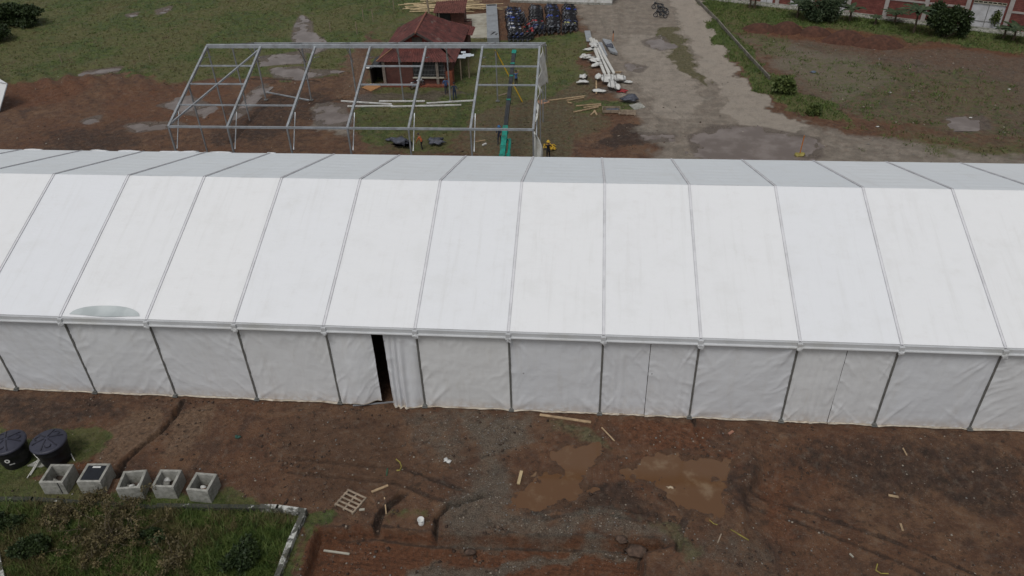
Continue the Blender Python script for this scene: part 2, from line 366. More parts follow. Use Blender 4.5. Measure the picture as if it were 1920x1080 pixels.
# ground material
t=NT('ground_soil')
aA=t.n('ShaderNodeAttribute',attribute_name='zoneA'); aB=t.n('ShaderNodeAttribute',attribute_name='zoneB')
sA=t.n('ShaderNodeSeparateColor'); t.put(sA.inputs[0],aA.outputs['Color']); sB=t.n('ShaderNodeSeparateColor'); t.put(sB.inputs[0],aB.outputs['Color'])
n_big=t.noise(.12,5,.6); n_mid=t.noise(.9,8,.68); n_f=t.noise(4.5,8,.7); n_ff=t.noise(18,5,.7); n_e=t.noise(1.7,10,.72,dist=.4)
n_clump=t.noise(3.2,5,.6,stretch=(1,1,1))
def msk(v,amp=1.15,w=.13,n=None):
    return t.ss(t.math('ADD',v,t.math('MULTIPLY',t.math('SUBTRACT',n or n_e,.5),amp)),.5-w,.5+w)
n_m2=t.noise(2.3,7,.7)
c=t.mix(t.ss(n_mid,.32,.66),(.080,.037,.020),(.18,.098,.054))
c=t.mix(t.math('MULTIPLY',t.ss(n_big,.42,.62),.6),c,(.130,.055,.026))
n_pat=t.noise(.45,7,.72,dist=.8); c=t.mix(t.math('MULTIPLY',t.ss(n_pat,.5,.66),.55),c,(.052,.029,.021)); c=t.mix(t.math('MULTIPLY',t.ss(n_pat,.46,.34),.45),c,(.20,.122,.073))
c=t.mix(t.math('MULTIPLY',t.ss(n_f,.52,.72),.6),c,(.16,.115,.085))
c=t.mix(t.math('MULTIPLY',t.ss(n_f,.45,.25),.55),c,(.030,.017,.012))
c=t.mix(t.math('MULTIPLY',msk(sB.outputs[1],1.2,.25),.85),c,t.mix(t.ss(n_f,.35,.7),(.026,.016,.012),(.062,.038,.027)))
c=t.mix(t.math('MULTIPLY',msk(sB.outputs[0],1.3,.25),.85),c,t.mix(t.ss(n_f,.3,.7),(.090,.033,.014),(.185,.074,.033)))
c=t.mix(t.math('MULTIPLY',msk(sB.outputs[2],1.2,.25),.9),c,t.mix(t.ss(n_f,.35,.7),(.11,.065,.038),(.25,.155,.095)))
c=t.mix(t.math('MULTIPLY',msk(sB.outputs[2],1.6,.2,n_clump),0),c,(.2,.1,.06))
gv=t.mix(t.ss(n_ff,.35,.7),(.060,.050,.038),(.235,.215,.170))
c=t.mix(t.math('MULTIPLY',msk(aA.outputs['Alpha'],1.3,.3),.68),c,gv)
c=t.mix(t.math('MULTIPLY',msk(sA.outputs[2],.9,.25),.88),c,t.mix(t.ss(t.math('ADD',t.math('MULTIPLY',n_mid,.55),t.math('MULTIPLY',sA.outputs[2],.5)),.52,.80),(.20,.172,.138),(.40,.352,.295)))
c=t.mix(msk(sA.outputs[1],1.0,.2),c,t.mix(t.ss(n_f,.3,.7),(.070,.062,.028),(.165,.145,.075)))
gr=t.mix(t.ss(n_mid,.3,.72),(.046,.072,.016),(.112,.142,.034))
gr=t.mix(t.math('MULTIPLY',t.ss(n_big,.42,.56),.85),gr,(.125,.120,.042))
gr=t.mix(t.math('MULTIPLY',t.ss(n_pat,.54,.66),.6),gr,(.125,.085,.045))
gr=t.mix(t.math('MULTIPLY',t.ss(n_f,.48,.3),.7),gr,(.012,.017,.006))
c=t.mix(msk(sA.outputs[0],.9,.16),c,gr)
sep_=t.n('ShaderNodeSeparateXYZ'); t.put(sep_.inputs[0],t.pos); nf_=t.math('LESS_THAN',sep_.outputs[1],5.)
pm=msk(aB.outputs['Alpha'],.9,.3); c=t.mix(t.math('MULTIPLY',pm,.8),c,t.mix(nf_,(.125,.098,.078),(.100,.052,.028)))
# pebbles and straw specks
v=t.vor(3.6); pebc=t.n('ShaderNodeSeparateColor'); t.put(pebc.inputs[0],v.outputs['Color'])
peb=t.math('MULTIPLY',t.ss(v.outputs['Distance'],.17,.10),t.ss(pebc.outputs[0],.80,.84))
v2=t.vor(9.); pb2=t.n('ShaderNodeSeparateColor'); t.put(pb2.inputs[0],v2.outputs['Color'])
peb2=t.math('MULTIPLY',t.ss(v2.outputs['Distance'],.30,.18),t.ss(pb2.outputs[0],.72,.8))
peb2=t.math('MULTIPLY',peb2,t.ss(n_mid,.42,.6))
c=t.mix(t.math('MULTIPLY',t.ss(n_ff,.52,.72),.35),c,t.mix(.5,c,(.20,.17,.14)))
c=t.mix(t.math('MULTIPLY',t.ss(n_ff,.46,.3),.30),c,(.014,.010,.008))
inv=t.math('SUBTRACT',1.,msk(sA.outputs[0],.9,.16))
c=t.mix(t.math('MULTIPLY',t.math('MULTIPLY',peb,.75),inv),c,t.mix(pebc.outputs[1],(.30,.25,.20),(.14,.12,.10)))
c=t.mix(t.math('MULTIPLY',t.math('MULTIPLY',peb2,.6),inv),c,(.21,.175,.14))
c=t.mix(t.math('MULTIPLY',t.ss(n_m2,.52,.66),.22),c,(.24,.205,.16))
dk=t.math('SUBTRACT',.5,t.math('MULTIPLY',t.ss(sA.outputs[2],.2,.6),.38))
c=t.mix(t.math('MULTIPLY',t.ss(n_m2,.47,.36),dk),c,(.022,.017,.012))
nor=t.bump(t.math('ADD',t.math('MULTIPLY',n_f,.7),t.math('ADD',t.math('MULTIPLY',n_ff,.35),t.math('MULTIPLY',peb,.3))),.9,.22)
rg=t.math('SUBTRACT',t.ss(n_mid,.35,.65,.60,.9),t.math('MULTIPLY',pm,.35))
gmat=t.out(c,rg,nor,spec=.35); me.materials.append(gmat)
# puddles
t=NT('muddy_water_near'); wn=t.noise(.7,4,.6)
t.out(t.mix(t.ss(wn,.52,.74),(.120,.062,.030),(.20,.135,.082)),.10,t.bump(t.noise(5,2,.5),.03,.01),spec=.5); m_wn=t.m
t=NT('muddy_water_far_sheen'); wn=t.noise(.5,4,.6)
t.out(t.mix(t.ss(wn,.4,.65),(.135,.105,.088),(.20,.165,.145)),.06,t.bump(t.noise(4,2,.5),.03,.01),spec=.6); m_wf=t.m  # pale grey of distant water is sky reflection mixed into its colour
for i,P in enumerate(PUDW):
    P2=np.array(P); c0=P2.mean(0); far=c0[1]>20; mb=MB(); V=[]
    for p in P2:
        d=p-c0; L=np.linalg.norm(d); V.append((*(c0+d*(L+1.0)/L),.0))
    mb.add(V,[tuple(range(len(V)))]); o=mb.build('puddle',m_wf if far else m_wn)
    if (V[1][0]-V[0][0])*(V[2][1]-V[1][1])<0: pass
    tag(o,'muddy rainwater puddle lying on the site ground','puddle',kind='structure')
# ------------------------------------------------------------ materials
def fabric(name,a,b,dirt=0.,rough=.5):
    t=NT(name); oi=t.n('ShaderNodeObjectInfo').outputs['Random']
    c=t.mix(oi,a,b); n=t.noise(.55,6,.6); c=t.mix(t.math('MULTIPLY',t.ss(n,.48,.72),.20),c,(.62,.62,.60)); c=t.mix(t.math('MULTIPLY',t.ss(t.noise(1.,7,.65,stretch=(2.6,.16,.16)),.5,.75),.16),c,(.50,.49,.46))
    n2=t.noise(1.2,8,.7,stretch=(1,1,.25)); c=t.mix(t.math('MULTIPLY',t.ss(n2,.52,.75),.10+dirt),c,(.42,.38,.32))
    if dirt:
        sx=t.n('ShaderNodeSeparateXYZ'); t.put(sx.inputs[0],t.pos)
        k=t.math('MULTIPLY',t.ss(sx.outputs[2],.9,.0),t.ss(t.noise(2,6,.65),.3,.6)); c=t.mix(t.math('MULTIPLY',k,.45),c,(.40,.30,.21))
        d1=t.vor(.9); k=t.math('MULTIPLY',t.ss(d1.outputs['Distance'],.06,.03),t.ss(t.noise(.8,3),.55,.6)); c=t.mix(t.math('MULTIPLY',k,.6),c,(.12,.11,.1))
    b1=t.bump(t.noise(1.1,4,.5,stretch=(.5,1.2,1.2)),.25,.12); b1=t.bump(t.noise(9,4,.6,stretch=(1.,.4,.4)),.22,.012,b1)
    return t.out(c,rough,b1,spec=.35)
M_roof=fabric('white_pvc_roof',(.775,.78,.785),(.745,.76,.785)); M_roofb=fabric('white_pvc_roof_rear_shade',(.74,.77,.79),(.71,.75,.78))  # rear slope copy has its cooler, dimmer daylight painted into the colour
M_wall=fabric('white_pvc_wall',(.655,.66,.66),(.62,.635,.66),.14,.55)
M_hem=simple('cream_hem',(.42,.37,.30),.6,.25,2,dirt=(.17,.11,.07))
M_alu=simple('aluminium',(.36,.38,.40),.38,.15,2,metal=.35,dirt=(.25,.25,.25))
M_alup=simple('aluminium_post',(.25,.26,.27),.45,.15,2,metal=.2,dirt=(.16,.15,.14)); M_alud=simple('dull_aluminium_post',(.17,.17,.16),.45,.2,2,metal=.3)
M_rail=simple('keder_rail',(.66,.66,.68),.5,.06,1,dirt=(.52,.52,.53))
M_seam=simple('seam_rubber',(.42,.42,.44),.7,.2,1)  # grey strips along both sides of the roof rails
M_gut=simple('gutter_profile',(.50,.51,.52),.5,.08,.5,dirt=(.42,.42,.40))
M_green=simple('green_paint',(.015,.22,.17),.4,.25,2,dirt=(.04,.09,.07)); M_dark=simple('dark_steel',(.035,.037,.04),.45,.3,2)
M_black=simple('black_plastic',(.018,.018,.024),.42,.25,3,spec=.5); M_tank=simple('black_tank_plastic',(.010,.010,.012),.5,.25,2); M_lid=simple('tank_lid_plastic',(.034,.035,.052),.5,.15,2)
M_conc=simple('concrete',(.30,.295,.265),.9,.28,2.5,dirt=(.11,.115,.085),bs=1); M_concl=simple('pale_concrete',(.36,.34,.28),.9,.15,1,dirt=(.22,.19,.14),bs=1)
M_wood=simple('raw_wood',(.36,.26,.155),.8,.25,3,dirt=(.20,.13,.08)); M_woodd=simple('weathered_wood',(.26,.205,.15),.85,.3,3)
M_bamb=simple('bamboo',(.45,.35,.20),.6,.25,1.5); M_white=simple('white_paint',(.62,.62,.60),.55,.1,2,dirt=(.35,.32,.28))
M_yel=simple('yellow_paint',(.60,.38,.03),.5,.2,2); M_yeld=simple('yellow_rubber',(.25,.21,.05),.6,.3,3); M_blue=simple('blue_plastic',(.03,.13,.32),.5,.2,3)
M_sack=simple('white_sack',(.55,.55,.53),.65,.1,4,dirt=(.45,.42,.38),bs=1); M_tarp=simple('grey_tarpaulin',(.075,.08,.10),.55,.45,3,bs=1)
M_pipe=simple('white_pipe',(.55,.54,.50),.4,.1,2)
def brick(name,c1,c2,mo,sc=1.,bw=.30,rh=.11,alt=None):
    t=NT(name); mp=t.n('ShaderNodeMapping'); t.put(mp.inputs['Vector'],t.loc); mp.inputs['Rotation'].default_value=(math.pi/2,0,0)
    b=t.n('ShaderNodeTexBrick'); t.put(b.inputs['Vector'],mp.outputs[0]); b.inputs['Color1'].default_value=(*c1,1); b.inputs['Color2'].default_value=(*c2,1); b.inputs['Mortar'].default_value=(*mo,1)
    b.inputs['Scale'].default_value=sc; b.inputs['Brick Width'].default_value=bw; b.inputs['Row Height'].default_value=rh; b.inputs['Mortar Size'].default_value=.012
    c=t.mix(t.math('MULTIPLY',t.ss(t.noise(.8,6,.7,vec=t.loc),.42,.68),.55),b.outputs['Color'],tuple(x*.45 for x in c1))
    return t.out(c,.9,t.bump(b.outputs['Fac'],.4,.01))
M_brick=brick('red_brick',(.085,.026,.019),(.12,.038,.027),(.10,.07,.06)); M_brickw=brick('warehouse_brick',(.155,.042,.034),(.22,.07,.055),(.06,.03,.026),1,.40,.20)
def roofmat():
    t=NT('red_corrugated_roof'); c=t.mix(t.ss(t.noise(1.2,8,.7,vec=t.loc),.32,.68),(.055,.016,.014),(.145,.042,.034))
    c=t.mix(t.math('MULTIPLY',t.ss(t.noise(5,6,.7,vec=t.loc),.52,.7),.6),c,(.045,.022,.02)); c=t.mix(t.math('MULTIPLY',t.ss(t.noise(.7,4,.6,vec=t.loc),.58,.7),.5),c,(.20,.17,.15))
    return t.out(c,.75,t.bump(t.noise(8,3,vec=t.loc),.3,.02))
M_rt=roofmat()
def leafm(name,a,b):
    t=NT(name); c=t.mix(t.ss(t.noise(2.2,4,.6),.35,.65),a,b); return t.out(c,.6,spec=.3)
M_lf=leafm('leaf_dark',(.014,.026,.008),(.036,.056,.016)); M_lf2=leafm('leaf_mid',(.05,.075,.02),(.11,.135,.04)); M_lf3=leafm('leaf_dry',(.075,.062,.028),(.14,.11,.05)); M_palm=leafm('leaf_palm',(.018,.035,.015),(.055,.075,.035))
M_bark=simple('bark',(.10,.075,.05),.9,.3,4); M_twig=simple('dry_twig',(.12,.095,.065),.9,.3,4)
# ------------------------------------------------------------ main tent (20 m span, 5 m bays)
HE,HR,WW=5.79,9.146,10.068
T=empty('event_tent',(0,0,0),0,'very long white gabled event tent with fabric roof and closed walls across the site','tent')
I0,I1=-5,14
def bx(i): return (i-6)*5.0
def roof_panel(i,back,idx):
    x0,x1=bx(i)+.07,bx(i+1)-.07; ph=random.uniform(0,6); sg=random.uniform(.03,.07); ti=random.uniform(0,6)
    def fn(u,v):
        x=x0+(x1-x0)*u; s=math.sin(math.pi*u)
        if not back: y=-.10+(WW+.10)*v; z=HE+.06+(HR-HE)*(y/WW)
        else: y=WW+(WW+.1)*v; z=HE+.06+(HR-HE)*((2*WW-y)/WW)
        sag=-sg*s*math.sin(math.pi*min(1,max(0,v)))
        wr=.012*math.sin(v*WW*(5.5 if back else 2.1)+ph+.6*math.sin(u*5+ti))*s*(.9 if back else .5)
        if i==0 and not back: wr-=.22*math.exp(-((u-.5)/.24)**2-((v-.05)/.045)**2)
        return (x,y,z+sag+wr)
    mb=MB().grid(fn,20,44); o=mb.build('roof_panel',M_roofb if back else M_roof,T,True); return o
def bulge(u,v,fs):
    d=0
    for (cu,cv,ang,wd,ln,am) in fs:
        du,dv=(u-cu),(v-cv); a=du*math.cos(ang)+dv*math.sin(ang); b=-du*math.sin(ang)+dv*math.cos(ang)
        d+=am*math.exp(-(b/wd)**2)*(1/(1+math.exp(-(ln-abs(a))*18)))
    return d
def wall_part(i,u0,u1,y=0.,flip=1,loose=0.,pleat=0.,lift=None,folds=8,bot=0.0,NU=56,NV=56):
    x0,x1=bx(i)+.055,bx(i+1)-.055; rn=random.Random(i*7+int(u0*10)); fs=[]
    for k in range(folds):
        side=rn.choice((0,1)); top=rn.random()<.35; cu=side; cv=1 if top else 0
        an=math.atan2((-1 if top else 1)*rn.uniform(.25,1.2),(1 if side==0 else -1)*rn.uniform(.3,1.))
        fs.append((cu+rn.uniform(-.02,.06)*(1-2*side),cv,an,rn.uniform(.012,.03),rn.uniform(.15,.45),rn.uniform(.012,.035)))
    p1,p2,p3=[rn.uniform(0,6) for _ in range(3)]; big=rn.uniform(-.05,.10)
    gu,gv=np.meshgrid(np.linspace(0,1,NU+1),np.linspace(0,1,NV+1)); th=rn.uniform(-.9,.9); cx_=(gu*(u1-u0)*5)*math.cos(th)-gv*5.4*math.sin(th); cy_=(gu*(u1-u0)*5)*math.sin(th)+gv*5.4*math.cos(th); o1=rn.uniform(0,200)
    n1=fbm(cx_*1.0+o1+.8*fbm(gu*3,gv*3,1,2),cy_*.22+o1,1.5,3); edge=np.clip(1-np.minimum(np.minimum(gu,1-gu),np.minimum(gv,1-gv))*3.2,0,1)
    tab=.042*np.clip(1-np.abs(n1-.5)*7,0,1)**2*(.25+.75*edge)+.06*(fbm(gu*5*(u1-u0)+o1,gv*5.4,.5,3)-.5)+.016*(fbm(gu*5+o1,gv*5,3.,2)-.5)
    def fn(u,v):
        uu=u0+(u1-u0)*u; x=x0+(x1-x0)*uu; z=5.44*v+bot
        d=bulge(u,v,fs)+tab[int(round(v*NV)),int(round(u*NU))]+big*math.sin(math.pi*u)*math.sin(math.pi*v)
        if pleat: d+=pleat*math.sin(u*(u1-u0)*62+2.6*math.sin(u*5.3+p1)+1.5*math.sin(v*2.1+p2))*(.35+.65*(1-v))*(.85+.25*math.sin(u*9+p3))
        if loose: d+=loose*math.sin(math.pi*min(1,u*1.1))*(1-v)**1.6+ .05*math.sin(u*13+v*5)*(1-v)
        if lift:
            a,b=lift; z=z+(a*(1-u)+b*u)*(1-v)
        return (x,y-flip*(d+.02),max(z,.02))
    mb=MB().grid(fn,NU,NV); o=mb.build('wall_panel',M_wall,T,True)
    hm=MB()
    def hf(u,v):
        p=fn(u,0); q=p[1]-flip*(.02+(.10+.03*math.sin(u*9+p1))*v*(1 if not lift else .12)); return (p[0],q,p[2]+.03*(1-v)+.02+.01*math.sin(u*17+p2)*v)
    hm.grid(hf,28,2).build('hem',M_hem,o,True)
    return o
for i in range(I0,I1):
    roof_panel(i,False,i); roof_panel(i,True,i)
    if i==3:
        wall_part(i,0,.50,loose=.25,lift=(0.02,.30),folds=5); wall_part(i,.63,1.0,pleat=.10,loose=.22,folds=1,bot=-.0)
    elif i in(6,8):
        o=wall_part(i,0,.497,pleat=.012,folds=5); wall_part(i,.503,1,pleat=.01,folds=6)
    else: wall_part(i,0,1,folds=10)
    mb=MB(); mb.box(((bx(i)+bx(i+1))/2,-.155,5.655),(4.86,.15,.28)); mb.tube([(bx(i)+.05,-.26,5.50),(bx(i+1)-.05,-.26,5.50)],.075); mb.build('eave_gutter',M_gut,T)
    wb=MB().box(((bx(i)+bx(i+1))/2,2*WW+.05,2.85),(4.9,.03,5.6)); wb.build('wall_panel',M_wall,T)
for i in range(I0,I1+1):
    x=bx(i); mb=MB()
    mb.box((x,-.03,2.78),(.10,.10,5.56)); mb.build('post',M_alud,T)
    MB().box((x,2*WW+.1,2.78),(.15,.14,5.56)).build('post',M_alud,T)
    r=MB(); r.beam((x,-.12,HE+.03-.04),(x,WW,HR+.03),.14,.12); r.beam((x,WW,HR+.03),(x,2*WW+.12,HE-.01),.12,.12)
    r.build('rafter',M_rail,T)
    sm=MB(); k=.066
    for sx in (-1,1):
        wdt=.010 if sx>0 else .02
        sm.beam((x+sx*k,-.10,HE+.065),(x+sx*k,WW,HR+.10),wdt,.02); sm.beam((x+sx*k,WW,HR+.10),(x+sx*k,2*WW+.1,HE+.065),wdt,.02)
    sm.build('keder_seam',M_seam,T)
    br=MB(); br.box((x,-.24,5.62),(.26,.18,.30)); br.tube([(x-.14,-.30,5.44),(x+.14,-.30,5.48)],.07); br.blob((x+.04,-.34,5.42),(.13,.06,.16),i,.35); br.build('corner_bracket',[M_gut],T)
    MB().box((x,-.10,.05),(.30,.30,.06)).box((x,-.10,.12),(.2,.2,.08)).build('base_plate',M_alud,T)
for x in (bx(I0)-.02,bx(I1)+.02):
    MB().add([(x,0,0),(x,2*WW,0),(x,2*WW,HE),(x,WW,HR),(x,0,HE)],[(0,1,2,3,4)]).build('unseen_gable_wall',M_wall,T)  # unseen end walls, added to keep the inside of the tent dark
rn_=random.Random(5)
for k,xx in enumerate((-44,-38.5,-36.2,-33.1,-31.4,-28.8,-24.9)):
    MB().blob((xx,2*WW+.12,HE+.04),(rn_.uniform(.3,.9),.12,.05),k,.4,2).build('eave_flap',M_wall,T,True)
# wet sag where rainwater stands on the roof edge
wp=MB(); x0=bx(0)
def wf(u,v):
    a=(u*2-1); x=x0+.45+4.1*u; h=max(0,1-a*a)**.6; y=.04+.72*h*v; vv=(y+.10)/(WW+.10); uu=(x-x0-.07)/4.86
    z=HE+.06+(HR-HE)*(y/WW)-.05*math.sin(math.pi*uu)*math.sin(math.pi*vv)-.22*math.exp(-((uu-.5)/.24)**2-((vv-.05)/.045)**2)
    return (x,y,z+.035)
t=NT('wet_translucent_fabric'); wm=t.out(t.mix(t.ss(t.noise(.8,3),.4,.6),(.43,.47,.47),(.50,.54,.54)),.15,spec=.5)
wp.grid(wf,30,8).build('wet_patch',wm,T,True)
# ------------------------------------------------------------ bare frame behind
FX,FY,FA,FB=-34.729,24.169,.006,4.909; FW,FH,FR=9.944,6.063,9.18
e2=Vector((math.cos(FA),math.sin(FA),0)); n2=Vector((-math.sin(FA),math.cos(FA),0)); FO=Vector((FX,FY,0))
F=empty('tent_frame',(0,0,0),0,'unclad aluminium tent frame of six bays standing behind the white tent','tent frame')
def fp(i,w,z): return FO+e2*(i*FB)+n2*w+Vector((0,0,z))
def rz(w): return FH+(FR-FH)*(1-abs(w-FW)/FW)
for i in range(7):
    for w in (0,2*FW): MB().beam(fp(i,w,.0),fp(i,w,FH),.15,.12,up=(1,0,0)).build('post',M_alup,F); MB().box(tuple(fp(i,w,.12)),(.4,.4,.04)).build('base_plate',M_alud,F)
    for a,b in ((0,FW),(2*FW,FW)): MB().beam(fp(i,a,FH),fp(i,b,FR),.17,.22).build('rafter',M_alu,F)
    for a,s in ((0,1),(2*FW,-1)):
        MB().beam(fp(i,a,FH-1.9)+Vector((.18,0,0)),fp(i,a+s*1.9,rz(1.9)-.1)+Vector((.18,0,0)),.07).build('knee_brace',M_alu,F)
    MB().beam(fp(i,FW-1.3,rz(FW-1.3)-.1)+Vector((.2,0,0)),fp(i,FW,FR-.9)+Vector((.2,0,0)),.05).build('tie_rod',M_alu,F)
for i in range(6):
    MB().beam(fp(i,0,FH+.02),fp(i+1,0,FH+.02),.14,.16).build('eave_beam',M_alu,F); MB().beam(fp(i,2*FW,FH+.02),fp(i+1,2*FW,FH+.02),.14,.16).build('eave_beam',M_alu,F)
    MB().beam(fp(i,FW,FR+.05),fp(i+1,FW,FR+.05),.26,.30).build('ridge_beam',M_alu,F)
    ws={0:(2.55,5.1,7.4),1:(2.55,),3:(5.1,7.4),5:(5.1,7.4)}.get(i,())
    for w in ws: MB().beam(fp(i,w,rz(w)),fp(i+1,w,rz(w)),.10,.12).build('purlin',M_alu,F)
MB().beam(fp(0,.3,rz(.3)),fp(1,FW-.3,rz(FW-.3)),.13,.13).build('diagonal_brace',M_alu,F)
for g in (0,6):
    for w in (FW/2,FW,1.5*FW): MB().beam(fp(g,w,0),fp(g,w,rz(w)-.1),.12,.10,up=(1,0,0)).build('gable_post',M_alup,F)
# sheets hung on the frame's open end
def cloth(name,fn,nu,nv,mat,label,cat,parent=None):
    o=MB().grid(fn,nu,nv).build(name,mat,parent,True); s=o.modifiers.new('s','SOLIDIFY'); s.thickness=.02
    return tag(o,label,cat) if label else o
M_canv=simple('white_canvas',(.60,.60,.56),.6,.1,2,dirt=(.42,.38,.30),bs=1)
def cf(u,v):
    w=FW+.25-9.3*u; drop=(3.2*(1-u)**2.2+.18)*v; p=fp(6,w,rz(w)-drop)+Vector((.16+.12*math.sin(u*22+v*3)+.55*v*(1-u)*(1-u),0,0)); return tuple(p)
cloth('canvas_sheet',cf,60,16,M_canv,'large crumpled white canvas bunched along the end rafter of the bare frame','canvas sheet')
def cf2(u,v):
    w=-.1; p=fp(6,w,FH-.1-3.9*v)+Vector((.08+.75*u*math.sin(math.pi*min(1,v*1.05))**.8*(1-.25*v),-.05-.15*math.sin(u*8+v*4),0)); return tuple(p)
cloth('canvas_sheet',cf2,10,26,M_canv,'narrow white cloth hanging down the nearest corner post of the bare frame','canvas sheet')
# ------------------------------------------------------------ green crane
bb=G(943,301,2.2); bt=G(964,97,6.1)
CR=empty('mobile_crane',(bb[0],bb[1]-1.2,0),0,'green telescopic crane with dark boom raised inside the bare frame behind the tent','crane')
def rel(p): return Vector(p)-CR.location
def CB(mb,name,mat): return mb.build(name,mat,CR)
b0=rel((bb[0]-.1,bb[1]-.4,2.0)); b1=rel((bt[0],bt[1],6.1)); dd=b1-b0
CB(MB().beam(b0,b0+dd*.30,.44,.50),'boom_base',M_green)
CB(MB().beam(b0+dd*.30,b0+dd*.98,.34,.40),'boom',M_dark)
for k in (.52,.74,.86): CB(MB().beam(b0+dd*k,b0+dd*(k+.012),.39,.45),'boom_collar',M_green)
CB(MB().beam(b0+dd*.965,b1,.40,.46).blob(tuple(b1),(.24,.24,.24),3,.1),'boom_head',M_green)
CB(MB().tube([b0+Vector((.5,.1,-.2)),b0+dd*.22+Vector((.47,0,-.2))],.13).tube([b0+Vector((.5,.1,-.2)),b0+dd*.10+Vector((.47,0,-.2))],.2).beam(b0+dd*.215+Vector((.5,0,-.2)),b0+dd*.215+Vector((0,0,-.1)),.12),'lift_cylinder',M_green)
for k in (.06,.13,.2,.27): CB(MB().beam(b0+dd*k+Vector((-.27,0,0)),b0+dd*k+Vector((.27,0,0)),.07,.56),'boom_flange',M_green)
CB(MB().box((0,-1.2,1.05),(2.2,4.2,.5)).box((0,-.4,1.6),(1.3,1.8,.7)),'chassis',M_green)
cb=CB(MB().box((-.75,-2.4,1.95),(.8,1.3,1.3)),'cab',M_green); MB().box((-.75,-1.72,2.15),(.6,.03,.6)).box((-1.16,-2.4,2.15),(.03,.9,.6)).build('window',M_black,cb)
for sx in (-1,1):
    for sy in (-2.6,.3): CB(MB().tube([(sx*1.0-.17,sy,.5),(sx*1.0+.17,sy,.5)],.5,18),'wheel',M_black)
# yellow brace leaning on the far eave
p=GP(979,191); q=G(929,94,5.7)
tag(MB().beam((p[0],p[1],p[2]),(q[0],q[1],5.7),.30,.10).build('access_plank',M_yel),'long yellow plank leaning behind the dark crane boom','plank')
# ------------------------------------------------------------ people
M_skin=simple('skin',(.22,.12,.08),.6,.1,5)
def person(loc,rz,label,shirt,pants,hat=None,arms=((.34,.12,1.0),(-.34,.1,1.0)),lean=0.,step=.12,crouch=0.,sc=1.):
    J=[(0,0,.95),(0,.02,1.15),(0,lean*.5,1.36),(0,lean*.6,1.50),(0,lean*.7+.02,1.60),(0,lean*.7+.03,1.72)]
    R=[(.15,.11),(.145,.10),(.16,.10),(.06,.06),(.095,.105),(.085,.10)]; Eg=[(0,1),(1,2),(2,3),(3,4),(4,5)]
    for k,s in enumerate((1,-1)):
        hx,hy,hz=arms[k]; n=len(J)
        J+=[(s*.19,lean*.5,1.42),((s*.24+hx*1)/2,(lean*.5+hy)/2+.0,(1.42+hz)/2+.0),(hx,hy,hz),(hx*1.02,hy+.06,hz-.07)]
        R+=[(.065,.06),(.05,.048),(.034,.034),(.038,.026)]; Eg+=[(2,n),(n,n+1),(n+1,n+2),(n+2,n+3)]
        n=len(J); st=step*s
        J+=[(s*.095,0,.88),(s*.11,st*.6+.03+crouch*.3,.50),(s*.12,st,.09),(s*.13,st+.15,.04)]
        R+=[(.095,.095),(.068,.068),(.048,.05),(.045,.035)]; Eg+=[(0,n),(n,n+1),(n+1,n+2),(n+2,n+3)]
    me=bpy.data.meshes.new('person'); me.from_pydata(J,Eg,[]); o=bpy.data.objects.new('tmp',me); COL.objects.link(o)
    sk=o.modifiers.new('sk','SKIN'); ss=o.modifiers.new('sb','SUBSURF'); ss.levels=2; ss.render_levels=2
    for i,v in enumerate(me.skin_vertices[0].data): v.radius=R[i]; v.use_root=(i==0)
    dg=bpy.context.evaluated_depsgraph_get(); m2=bpy.data.meshes.new_from_object(o.evaluated_get(dg)); bpy.data.objects.remove(o)
    for q in (M_skin,shirt,pants,M_black): m2.materials.append(q)
    for pl in m2.polygons:
        z=pl.center.z; x=abs(pl.center.x); pl.use_smooth=True
        hand=any((Vector(a)-pl.center).length<.13 for a in arms)
        pl.material_index=0 if (z>1.47 or hand) else (1 if z>.93 or x>.24 and z>.8 else (2 if z>.12 else 3))
    b=bpy.data.objects.new('person',m2); COL.objects.link(b); b.location=loc; b.rotation_euler=(0,0,rz); b.scale=(sc,)*3
    tag(b,label,'person')
    hy=lean*.7+.03
    if hat:
        h=MB().lathe([(.0,.16),(.07,.15),(.12,.09),(.135,.0),(.17,-.01),(.17,.0)],(0,hy,1.72),16); h.build('hard_hat',hat,b,True)
    else: MB().blob((0,hy-.02,1.75),(.11,.125,.11),1,.05).build('hair',M_black,b,True)
    MB().blob((0,hy+.115,1.66),(.014,.02,.022),1,.05,1).build('nose',M_skin,b,True)
    return b
M_navy=simple('navy_cloth',(.022,.028,.05),.9,.2,4); M_jean=simple('blue_denim',(.035,.05,.095),.9,.2,4); M_orc=simple('orange_cloth',(.42,.11,.04),.85,.2,4); M_blk=simple('black_cloth',(.016,.015,.018),.9,.2,4); M_bluec=simple('blue_cloth',(.05,.10,.22),.9,.2,4)
person(GP(937,270),2.9,'worker in dark overalls and blue hard hat left of the green boom',M_navy,M_navy,M_blue,arms=((.2,.3,1.05),(-.2,.3,1.1)))
person(GP(1028,300),.1,'worker in black jacket and yellow hard hat beside the far tent edge',M_blk,M_blk,M_yel,arms=((.26,.2,1.2),(-.24,.28,1.3)))
person(GP(968,163),.3,'worker in black trousers standing right behind the dark crane boom',M_bluec,M_blk,None,arms=((.3,.2,1.75),(-.3,.1,1.0)))
person(GP(837,176),3.5,'person in blue shirt by the corner of the red brick house',M_bluec,M_navy,M_bluec and None,arms=((.3,.1,1.0),(-.25,.25,1.1)))
person(GP(853,186),3.2,'person in dark denim outfit nearest the red house corner, right of the blue-shirted one',M_jean,M_jean,None)
person(GP(792,280),1.2,'worker in orange shirt bending over near the grey tarpaulins',M_orc,M_blk,None,lean=.45,arms=((.3,.6,.75),(-.25,.6,.7)),crouch=.2,sc=.85)
